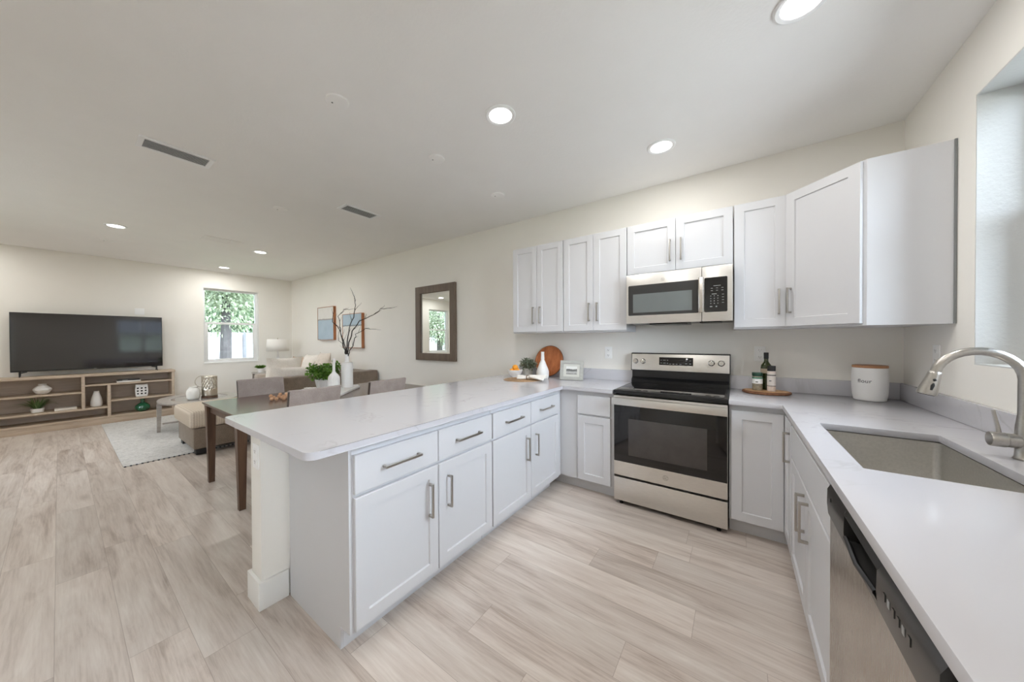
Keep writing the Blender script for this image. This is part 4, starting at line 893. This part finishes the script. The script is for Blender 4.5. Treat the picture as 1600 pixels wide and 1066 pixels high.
# pierced white block vase
b = MB(); n = 25; pts = []
bw, bhh = .066, .205; z0 = .3767
t = thing('pierced_vase', 'white pierced block vase on the middle right console shelf', 'vase', (X0, -2.42, z0))
ys = [-bw, -.050, -.030, -.011, .011, .030, .050, bw]; zs = [0, .035, .060, .082, .107, .129, .154, bhh]
def bul(a, c, d):
    s = 1+.14*math.sin(math.pi*min(1, max(0, c/bhh))); return (X0+d*s, -2.42+a*s, z0+c)
b.cells(ys, zs, lambda i, j: not (i in (1, 3, 5) and j in (1, 3, 5)) , -.034, .034, bul, bev=.003); mesh('shell', b, M['white'], t)
mesh('hollow_shade', MB().box(X0-.026, X0+.02, -2.42-.055, -2.42+.055, z0+.02, z0+.17), M['charcoal'], t, 'dark block painting the shade inside the holes')  # solid dark block painting the shade within the pierced shell
mesh('vase', MB().lathe((X0+.02, -2.412, .1227), [(.001, 0), (.04, 0), (.075, .02), (.094, .06), (.088, .095), (.055, .13), (.025, .15), (.02, .17), (.028, .205), (.034, .21), (.022, .205), (.014, .16)], 44), M['greenglass'], None, 'round green glass vase with narrow neck on the bottom shelf', 'vase')

# ------------------------------------------------------------------ living room
t = thing('rug', 'large off-white braided rug under the coffee table', 'rug', (-5.9, -1.7, 0))
b = MB(); b.box(-7.33, -4.38, -2.87, -.99, .0006, .012, .004); mesh('pile', b, M['rug'], t)
for xx in (-4.372, -7.338):
    b = MB()
    for k in range(60): b.box(xx-.012, xx+.012, -2.865+k*.0404, -2.865+k*.0404+.016, .001, .011, .003)
    o = mesh('edge_stitching', b, M['fencepost'] if xx > -5 else M['rug'], t); o['kind'] = 'stuff'
ox, oy, oz = -5.90, -1.98, .46
t = thing('coffee_table', 'oval grey-wood coffee table with inset top on the rug', 'coffee table', (ox, oy, .0125))
mesh('top_frame', MB().lathe((ox, oy, 0), [(.415, oz-.036), (.585, oz-.036), (.6, oz-.026), (.6, oz-.008), (.59, oz), (.43, oz), (.415, oz-.008)], 64, 1, .76, cap=False), M['greywood'], t)
mesh('inset_top', MB().lathe((ox, oy, 0), [(.001, oz-.03), (.4145, oz-.03), (.4145, oz-.009), (.001, oz-.009)], 64, 1, .76), paint('smoked_glass_top', (150, 146, 142), .12, .05), t)
for dx, dy in ((0, -.435), (.25, .36), (-.25, .36)):
    b = MB(); b.taper((ox+dx*1.02, oy+dy*1.02, .0130), (ox+dx, oy+dy, oz-.0365), .010, .016, .018, .026); mesh('leg', b, M['greywood'], t)
b = MB(); b.box(ox-.010, ox+.010, oy-.405, oy+.30, .115, .14, .003); b.box(ox-.24, ox+.24, oy+.30, oy+.33, .115, .14, .003); mesh('stretcher', b, M['greywood'], t)
zt = oz-.0085
mesh('vase', MB().lathe((ox+.14, oy-.10, zt), [(.001, 0), (.05, 0), (.072, .02), (.08, .08), (.074, .13), (.055, .16), (.045, .175), (.05, .19), (.04, .188), (.03, .15)], 36, wob=lambda a, z: 1+.03*math.sin(6*a+z*40)), M['white_rough'], None, 'rough white vase on the coffee table, left of the lantern', 'vase', origin=(ox+.14, oy-.10, zt))
lx, ly = ox+.13, oy+.085
t = thing('lantern', 'tall pierced metallic lantern with ring handle on the coffee table', 'lantern', (lx, ly, zt))
mesh('base', MB().lathe((lx, ly, zt), [(.001, 0), (.092, 0), (.096, .003), (.096, .028), (.09, .032), (.001, .032)], 36), M['walnut'], t)
b = MB(); nr, nc = 17, 30; zs_ = [.033+.30*i/nr for i in range(nr+1)]; an = [2*math.pi*j/nc for j in range(nc)]
G = [[b.bm.verts.new((lx+.092*math.cos(a+(.5*2*math.pi/nc if i % 2 else 0)), ly+.092*math.sin(a+(.5*2*math.pi/nc if i % 2 else 0)), zt+z)) for a in an] for i, z in enumerate(zs_)]
for i in range(nr):
    for j in range(nc):
        if i >= 6 and i < 16 and (j+i//2) % 2: continue
        b.bm.faces.new((G[i][j], G[i][(j+1) % nc], G[i+1][(j+1) % nc], G[i+1][j]))
o = mesh('pierced_body', b, M['basket'], t); sm = o.modifiers.new('thick', 'SOLIDIFY'); sm.thickness = .004
mesh('inner_candle', MB().lathe((lx, ly, zt), [(.001, .0325), (.07, .0325), (.072, .16), (.001, .162)], 28), M['shade'], t)
b = MB(); b.tube([(lx-.02+.0, ly-.055+.075*math.cos(a)-.03, zt+.255+.085*math.sin(a)) for a in [2*math.pi*k/24 for k in range(25)]], .005, 8, cap=False); mesh('ring_handle', b, M['basket'], t)

# sectional
t = thing('sectional_sofa', 'taupe sectional sofa with cream corduroy seats in the far corner', 'sofa', (-5.2, -.9, 0))
def sbox(name, x0, x1, y0, y1, z0, z1, m, bev=.03, seg=3): return mesh(name, MB().box(x0, x1, y0, y1, z0, z1, bev, seg), M[m], t, sharp=60)
sbox('base', -6.94, -5.005, -.97, -.05, .09, .33, 'sofafab', .015); sbox('base', -5.0, -4.2, -2.36, -.05, .075, .312, 'sofafab', .015)
sbox('wall_back', -6.72, -4.43, -.28, -.03, .335, .80, 'sofafab', .04); sbox('side_back', -4.41, -4.195, -1.49, -.025, .317, .812, 'sofafab', .03)
sbox('arm', -6.95, -6.735, -.99, -.03, .335, .665, 'sofalit', .04)  # arm gets the taupe velvet brightened in colour, as on its lit side
sbox('seat_cushion', -6.73, -5.86, -1.0, -.29, .335, .50, 'cordf', .05); sbox('seat_cushion', -5.85, -5.01, -1.0, -.29, .335, .50, 'cordf', .05)
sbox('chaise_cushion', -5.03, -4.175, -2.40, -1.495, .317, .515, 'cordf', .06, 4); sbox('corner_cushion', -5.0, -4.42, -1.49, -.29, .317, .51, 'cordf', .04)
for x, y in ((-4.26, -2.29), (-4.94, -2.29), (-4.26, -.15), (-6.88, -.9), (-6.88, -.15), (-5.8, -.9)):
    b = MB(); b.box(x-.05, x+.05, y-.05, y+.05, .0125 if y < -1 or (x < -4.4 and y > -1 and y < -.8 and 0) else .0006, .0895 if x < -5 else .0745, .004); mesh('foot', b, M['blackmatte'], t)
def pillow(loc, rz, tilt_, w_, h_, th, m, label, **k):
    mt = xf(loc, rz, R(90)-tilt_); o = mesh('throw_pillow', MB().cushion(mt, w_, h_, th, 12), M[m], None, label, 'pillow', 'throw pillows on the sectional', origin=loc, sharp=80); return o
pillow((-4.535, -1.16, .735), R(-90), R(14), .66, .42, .17, 'pillow_w', 'wide cream lumbar pillow leaning on the near sofa back')
pillow((-4.76, -1.26, .80), R(-84), R(14), .50, .56, .18, 'pillow_w', 'tall white pillow standing behind the wide cream one, leftmost')
pillow((-6.38, -.455, .755), R(0), R(14), .56, .50, .18, 'pillow_b', 'fuzzy beige pillow at the lamp end of the sofa')
pillow((-5.80, -.465, .785), R(3), R(14), .48, .56, .18, 'pillow_w', 'cream square pillow in the middle of the wall-side sofa')
pillow((-5.27, -.465, .812), R(-4), R(12), .48, .60, .18, 'pillow_g', 'oatmeal pillow with a raised corner near the plant')
pillow((-4.70, -.53, .745), R(-35), R(14), .42, .44, .15, 'pillow_w', 'white pillow tucked in the corner behind the tall white bottle')
t = thing('end_table', 'small white end table in the corner under the lamp', 'side table', (-7.24, -.56, 0))
mesh('top', MB().box(-7.46, -7.0, -.88, -.25, .635, .665, .006), M['greywood'], t)
for x in (-7.43, -7.03):
    for y in (-.85, -.28): mesh('leg', MB().taper((x, y, .0006), (x, y, .6345), .014, .02), M['greywood'], t)
t = thing('table_lamp', 'white table lamp with drum shade in the far corner', 'lamp', (-7.24, -.47, .666))
mesh('body', MB().lathe((-7.24, -.47, .6657), [(.001, 0), (.07, 0), (.075, .01), (.11, .05), (.128, .11), (.11, .17), (.06, .23), (.03, .28), (.02, .33), (.012, .38), (.012, .43)], 40), M['white'], t)
b = MB(); b.lathe((-7.24, -.47, .6657), [(.205, .435), (.19, .69)], 48, cap=False); o = mesh('lamp_shade', b, M['shade'], t); sm = o.modifiers.new('thick', 'SOLIDIFY'); sm.thickness = .004
mesh('finial', MB().lathe((-7.24, -.47, .6657), [(.004, .43), (.004, .69), (.012, .70), (.010, .715), (.001, .72)], 16), M['basket'], t)
b = MB(); b.box(-7.43, -7.05, -.473, -.467, 1.345, 1.350); mesh('spider_bar', b, M['basket'], t)
t = thing('potted_plant', 'small bright green plant in a white pot on the end table', 'plant', (-7.18, -.80, .666))
mesh('pot', MB().lathe((-7.18, -.80, .6657), [(.001, 0), (.052, 0), (.058, .01), (.064, .09), (.057, .09), (.05, .07), (.001, .07)], 24), M['white'], t)
b = MB()
for k in range(260):
    a = random.uniform(0, 6.28); b.leaf((-7.18+.03*math.cos(a)*random.random(), -.80+.03*math.sin(a)*random.random(), .74), (math.cos(a)*.75, math.sin(a)*.75, random.uniform(.5, 1.4)), random.uniform(.09, .14), .008)
mesh('foliage', b, M['leaf'], t, smooth=False)

# mirror and pictures
t = thing('wall_mirror', 'rectangular wall mirror in a wide grey-brown wooden frame', 'mirror', (-2.76, 0, 1.02))
b = MB(); q = .105; a0, a1, z0, z1 = -3.18, -2.34, 1.018, 2.122
b.cells([a0, a0+q, a1-q, a1], [z0, z0+q, z1-q, z1], lambda i, j: not (i == 1 and j == 1), -.042, -.002, lambda a, c, d: (a, d, c), bev=.004); mesh('frame', b, M['mirrorframe'], t)
mesh('mirror_glass', MB().box(a0+q-.004, a1-q+.004, -.016, -.003, z0+q-.004, z1-q+.004), M['mirror'], t, smooth=False)
b = MB(); b.cells([a0+q, a0+q+.018, a1-q-.018, a1-q], [z0+q, z0+q+.018, z1-q-.018, z1-q], lambda i, j: not (i == 1 and j == 1), -.0185, -.0163, lambda a, c, d: (a, d, c), bev=.001); mesh('bevel_edge', b, M['mirror'], t, smooth=False)
def canvas(a0, a1, z0, z1, label, mat):
    t = thing('wall_art', label, 'picture', ((a0+a1)/2, 0, z0), 0, 'framed abstracts above the sofa'); dp = -.055
    b = MB(); q = .007; b.cells([a0, a0+q, a1-q, a1], [z0, z0+q, z1-q, z1], lambda i, j: not (i == 1 and j == 1), dp, -.002, lambda a, c, d: (a, d, c), bev=.001); mesh('frame', b, M['redwood'], t)
    mesh('canvas', MB().box(a0+q+.003, a1-q-.003, dp+.005, -.004, z0+q+.003, z1-q-.003), mat, t, smooth=False)
canvas(-6.33, -5.665, 1.335, 2.008, 'abstract picture, white above blue, left of the branches', abstract_mat('canvas_white_over_blue', (226, 223, 218), (172, 192, 206), (150, 138, 132), .42))
canvas(-5.325, -4.655, 1.18, 1.82, 'abstract picture, blue above white, behind the bare branches', abstract_mat('canvas_blue_over_white', (172, 192, 205), (228, 225, 219), (112, 124, 130), .42))

# ------------------------------------------------------------------ dining set
t = thing('dining_table', 'dark walnut dining table behind the kitchen peninsula', 'table', (-2.745, -1.535, 0))
tx0, tx1, ty0, ty1 = -3.225, -2.268, -2.475, -.60
b = MB(); b._add([(tx0+.012, ty0+.012, .722), (tx1-.012, ty0+.012, .722), (tx1-.012, ty1-.012, .722), (tx0+.012, ty1-.012, .722), (tx0, ty0, .74), (tx1, ty0, .74), (tx1, ty1, .74), (tx0, ty1, .74), (tx0, ty0, .75), (tx1, ty0, .75), (tx1, ty1, .75), (tx0, ty1, .75)],
    [(3, 2, 1, 0), (8, 9, 10, 11)]+[(i, (i+1) % 4, 4+(i+1) % 4, 4+i) for i in range(4)]+[(4+i, 4+(i+1) % 4, 8+(i+1) % 4, 8+i) for i in range(4)])
mesh('tabletop', b, M['tabletop'], t, smooth=False)
for sx in (0, 1):
    for sy in (0, 1):
        x = (tx0+.05, tx1-.05)[sx]; y = (ty0+.05, ty1-.05)[sy]; b = MB(); b.taper((x, y, .0006), (x, y, .66), .021, .033); b.taper((x, y, .66), (x, y, .7215), .033, .036)
        mesh('leg', b, M['walnut'], t, smooth=False)
for args in ((tx0+.088, tx1-.088, ty0+.04, ty0+.062), (tx0+.088, tx1-.088, ty1-.062, ty1-.04), (tx0+.04, tx0+.062, ty0+.088, ty1-.088), (tx1-.062, tx1-.04, ty0+.088, ty1-.088)):
    mesh('apron', MB().box(*args, .655, .7215, .002), M['walnut'], t)
def dining_chair():
    t = thing('dining_chair', 'x', 'chair', (0, 0, 0), 0, 'grey upholstered dining chairs')
    mesh('seat', MB().box(-.20, .24, -.215, .215, .415, .478, .018, 3), M['chairfab'], t, sharp=60)
    b = MB(); rows = []
    for k, (yy) in enumerate([-.207+.414*i/10 for i in range(11)]):
        cur = -.024*(1-(yy/.207)**2); c = []
        for (xo, z) in ((-.208, .56), (-.272, .905), (-.250, .912), (-.225, .905), (-.168, .56)): c.append(b.bm.verts.new((xo+cur, yy, z)))
        rows.append(c)
    for p, q in zip(rows, rows[1:]):
        for k in range(5): b.bm.faces.new((p[k], p[(k+1) % 5], q[(k+1) % 5], q[k]))
    b.bm.faces.new(rows[0]); b.bm.faces.new(rows[-1][::-1]); mesh('backrest', b, M['chairfab'], t, sharp=50)
    for s in (-1, 1):
        y = s*.199
        b = MB(); b.prism([(-.288, .0006), (-.256, .0006), (-.178, .40), (-.168, .52), (-.232, .898), (-.264, .898), (-.204, .52), (-.222, .40)], y-.0105, y+.0105, .002, mtx=Matrix(((1, 0, 0, 0), (0, 0, 1, 0), (0, 1, 0, 0), (0, 0, 0, 1)))); mesh('leg', b, M['walnut_dark'], t, 'rear leg rising into the back post')
        b = MB(); b.taper((.222, y, .0006), (.214, y, .414), .013, .022, .011, .0125); mesh('leg', b, M['walnut_dark'], t, smooth=False)
        mesh('seat_rail', MB().box(-.172, .19, y-.010, y+.010, .35, .412, .002), M['walnut_dark'], t)
    return t
M['walnut_dark'] = wood('espresso_wood', (46, 34, 27), (72, 54, 43), 'z', .45)
ch = dining_chair(); place(ch, (-2.375, -1.955, 0), math.pi, 'grey upholstered dining chair between peninsula and table, the one nearer the open end')
c2 = copy_tree(ch); place(c2, (-2.375, -1.245, 0), math.pi, 'grey upholstered dining chair between peninsula and table, the one nearer the mirror wall')
c3 = copy_tree(ch); place(c3, (-3.135, -1.965, 0), 0, 'grey upholstered dining chair on the far, sofa side of the table')
# table setting
ta = math.atan2(.73, -.68)
t = thing('serving_tray', 'white wooden tray set diagonally on the dining table', 'tray', (-2.735, -1.46, .7505), ta)
tm_ = xf((-2.735, -1.46, .7505), ta)
b = MB(); b.box(-.32, .32, -.135, .135, .0003, .026, .004, mtx=tm_); mesh('board', b, M['whitematte'], t)
for s in (-1, 1): b = MB(); b.box(s*.30-.012, s*.30+.012, -.12, .12, .0265, .036, .003, mtx=tm_); mesh('end_rail', b, M['whitematte'], t)
zt = .7772
def bottle(x, y, prof, label, n=32, wob=None, name='bottle_vase'): return mesh(name, MB().lathe((x, y, zt), prof, n, wob=wob), M['whitematte'], None, label, 'vase', 'white bottles on the dining tray', origin=(x, y, zt))
bottle(-2.705, -1.515, [(.001, 0), (.052, 0), (.056, .005), (.056, .135), (.052, .155), (.036, .178), (.019, .196), (.0145, .212), (.0135, .30), (.0145, .345), (.010, .345), (.009, .24)], 'slim ribbed white bottle vase in front on the tray', 72, lambda a, z: 1+(.035*math.cos(24*a) if z < .17 else 0))
bottle(-2.845, -1.295, [(.001, 0), (.058, 0), (.061, .004), (.061, .265), (.057, .285), (.028, .292), (.0235, .30), (.0235, .375), (.026, .38), (.018, .38), (.016, .30)], 'tall square-shouldered white bottle vase holding the branches', 72, lambda a, z: 1+(.02*math.cos(28*a) if z < .28 else 0))
def grow(b, p, d, ln, r, depth):
    pts = [Vector(p)]; d = Vector(d).normalized(); n = 7
    for i in range(n):
        d = (d+Vector((random.gauss(0, .12), random.gauss(0, .12), random.gauss(.02, .08)))).normalized(); pts.append(pts[-1]+d*ln/n)
    b.tube(pts, [r*(1-.75*i/n) for i in range(n+1)], 6)
    if depth:
        for i in (3, 5):
            b_ = (d+Vector((random.gauss(0, .5), random.gauss(0, .5), random.gauss(.1, .2)))).normalized(); grow(b, pts[i], b_, ln*.42, r*.5, depth-1)
t = thing('branch_bunch', 'bunch of dark bare twisted branches standing in the tall white bottle', 'branches', (-2.845, -1.295, zt+.30))
random.seed(21)
bx_, by_, bz_ = -2.845, -1.295, zt+.305
lat = Vector((.81, .586, 0))   # horizontally across the view
def twig(pts, r): 
    b = MB(); P = []
    for (u_, h_, d_) in pts: P.append(Vector((bx_, by_, bz_))+lat*u_+Vector((0, 0, h_))+Vector((-.586, .81, 0))*d_)
    Q = []
    for i in range(len(P)-1):
        for k in range(4):
            q = P[i].lerp(P[i+1], k/4); Q.append(q+Vector((random.gauss(0, .004), random.gauss(0, .004), random.gauss(0, .003))) if (i or k) else q)
    Q.append(P[-1]); n = len(Q); b.tube(Q, [r*(1-.72*i/n) for i in range(n)], 6)
    for i in range(n//3, n-1, 3): grow(b, Q[i], (Q[i+1]-Q[i]).normalized()+Vector((random.gauss(0, .6), random.gauss(0, .6), random.gauss(.2, .3))), random.uniform(.05, .13), r*.38, 0)
    return mesh('twig', b, M['stem'], t)
twig([(0, 0, 0), (.0, .18, 0), (.02, .38, .02), (.075, .55, .03), (.085, .68, .05), (.045, .80, .06)], .0072)
twig([(0, 0, .006), (.01, .17, .02), (.04, .34, .05), (.13, .46, .05), (.26, .52, .06), (.38, .60, .06), (.50, .615, .05)], .0072)
twig([(-.006, 0, 0), (-.02, .12, 0), (-.07, .27, .02), (-.10, .40, .05), (-.13, .52, .07), (-.07, .60, .08), (.0, .60, .08)], .0062)
twig([(.005, 0, -.005), (-.01, .2, -.03), (-.05, .36, -.06), (-.11, .45, -.1), (-.09, .62, -.1)], .006)
twig([(.006, 0, .0), (.04, .10, -.02), (.09, .2, -.03), (.13, .31, -.04), (.24, .37, -.05), (.36, .36, -.05)], .006)
twig([(0, 0, -.006), (-.025, .1, .03), (-.08, .2, .05), (-.13, .24, .07), (-.135, .34, .08)], .0042)
t = thing('potted_plant', 'leafy green plant in a white pot between the two tray bottles', 'plant', (-3.02, -1.45, .7505))
px_, py_ = -3.06, -1.455
mesh('pot', MB().lathe((px_, py_, .7507), [(.001, 0), (.062, 0), (.07, .01), (.09, .10), (.092, .12), (.084, .12), (.078, .1), (.001, .1)], 6), M['whitematte'], t, smooth=False)
b = MB(); random.seed(5)
for k in range(60):
    a = random.uniform(0, 6.28); q = random.uniform(.3, 1); b.blob((px_+.15*q*math.cos(a), py_+.17*q*math.sin(a), .955+random.uniform(-.07, .08)), (.045, .045, .04), 12, .045, .014, .1)
mesh('foliage', b, M['leaf'], t, smooth=False)
t = thing('bead_garland', 'string of pale wooden beads lying on the dining table', 'beads', (-2.76, -1.99, .7505))
random.seed(11)
for k in range(16):
    a = k*.62; rr = .05+.006*k; mesh('bead', MB().sphere((-2.80+rr*math.cos(a)*.7+.004*k, -1.99+rr*math.sin(a)*.9, .7507+.0165+(.022 if k % 4 == 3 else 0)), .0165, 8), M['bead'], t)
t = thing('flower_dish', 'little white dish of white blossoms on the table behind the near chair', 'dish', (-2.95, -1.66, .7505))
mesh('dish', MB().lathe((-2.95, -1.66, .7507), [(.001, 0), (.04, 0), (.075, .03), (.078, .04), (.07, .036), (.001, .01)], 28), M['whitematte'], t)
for k in range(9):
    a = k*.7; b = MB(); c = (-2.95+.045*math.cos(a)*(k % 3+1)/3, -1.66+.045*math.sin(a)*(k % 3+1)/3, .795)
    for j in range(6): b.leaf(c, (math.cos(j*1.05), math.sin(j*1.05), .6), .028, .009)
    mesh('blossom', b, M['linen'], t, smooth=False)
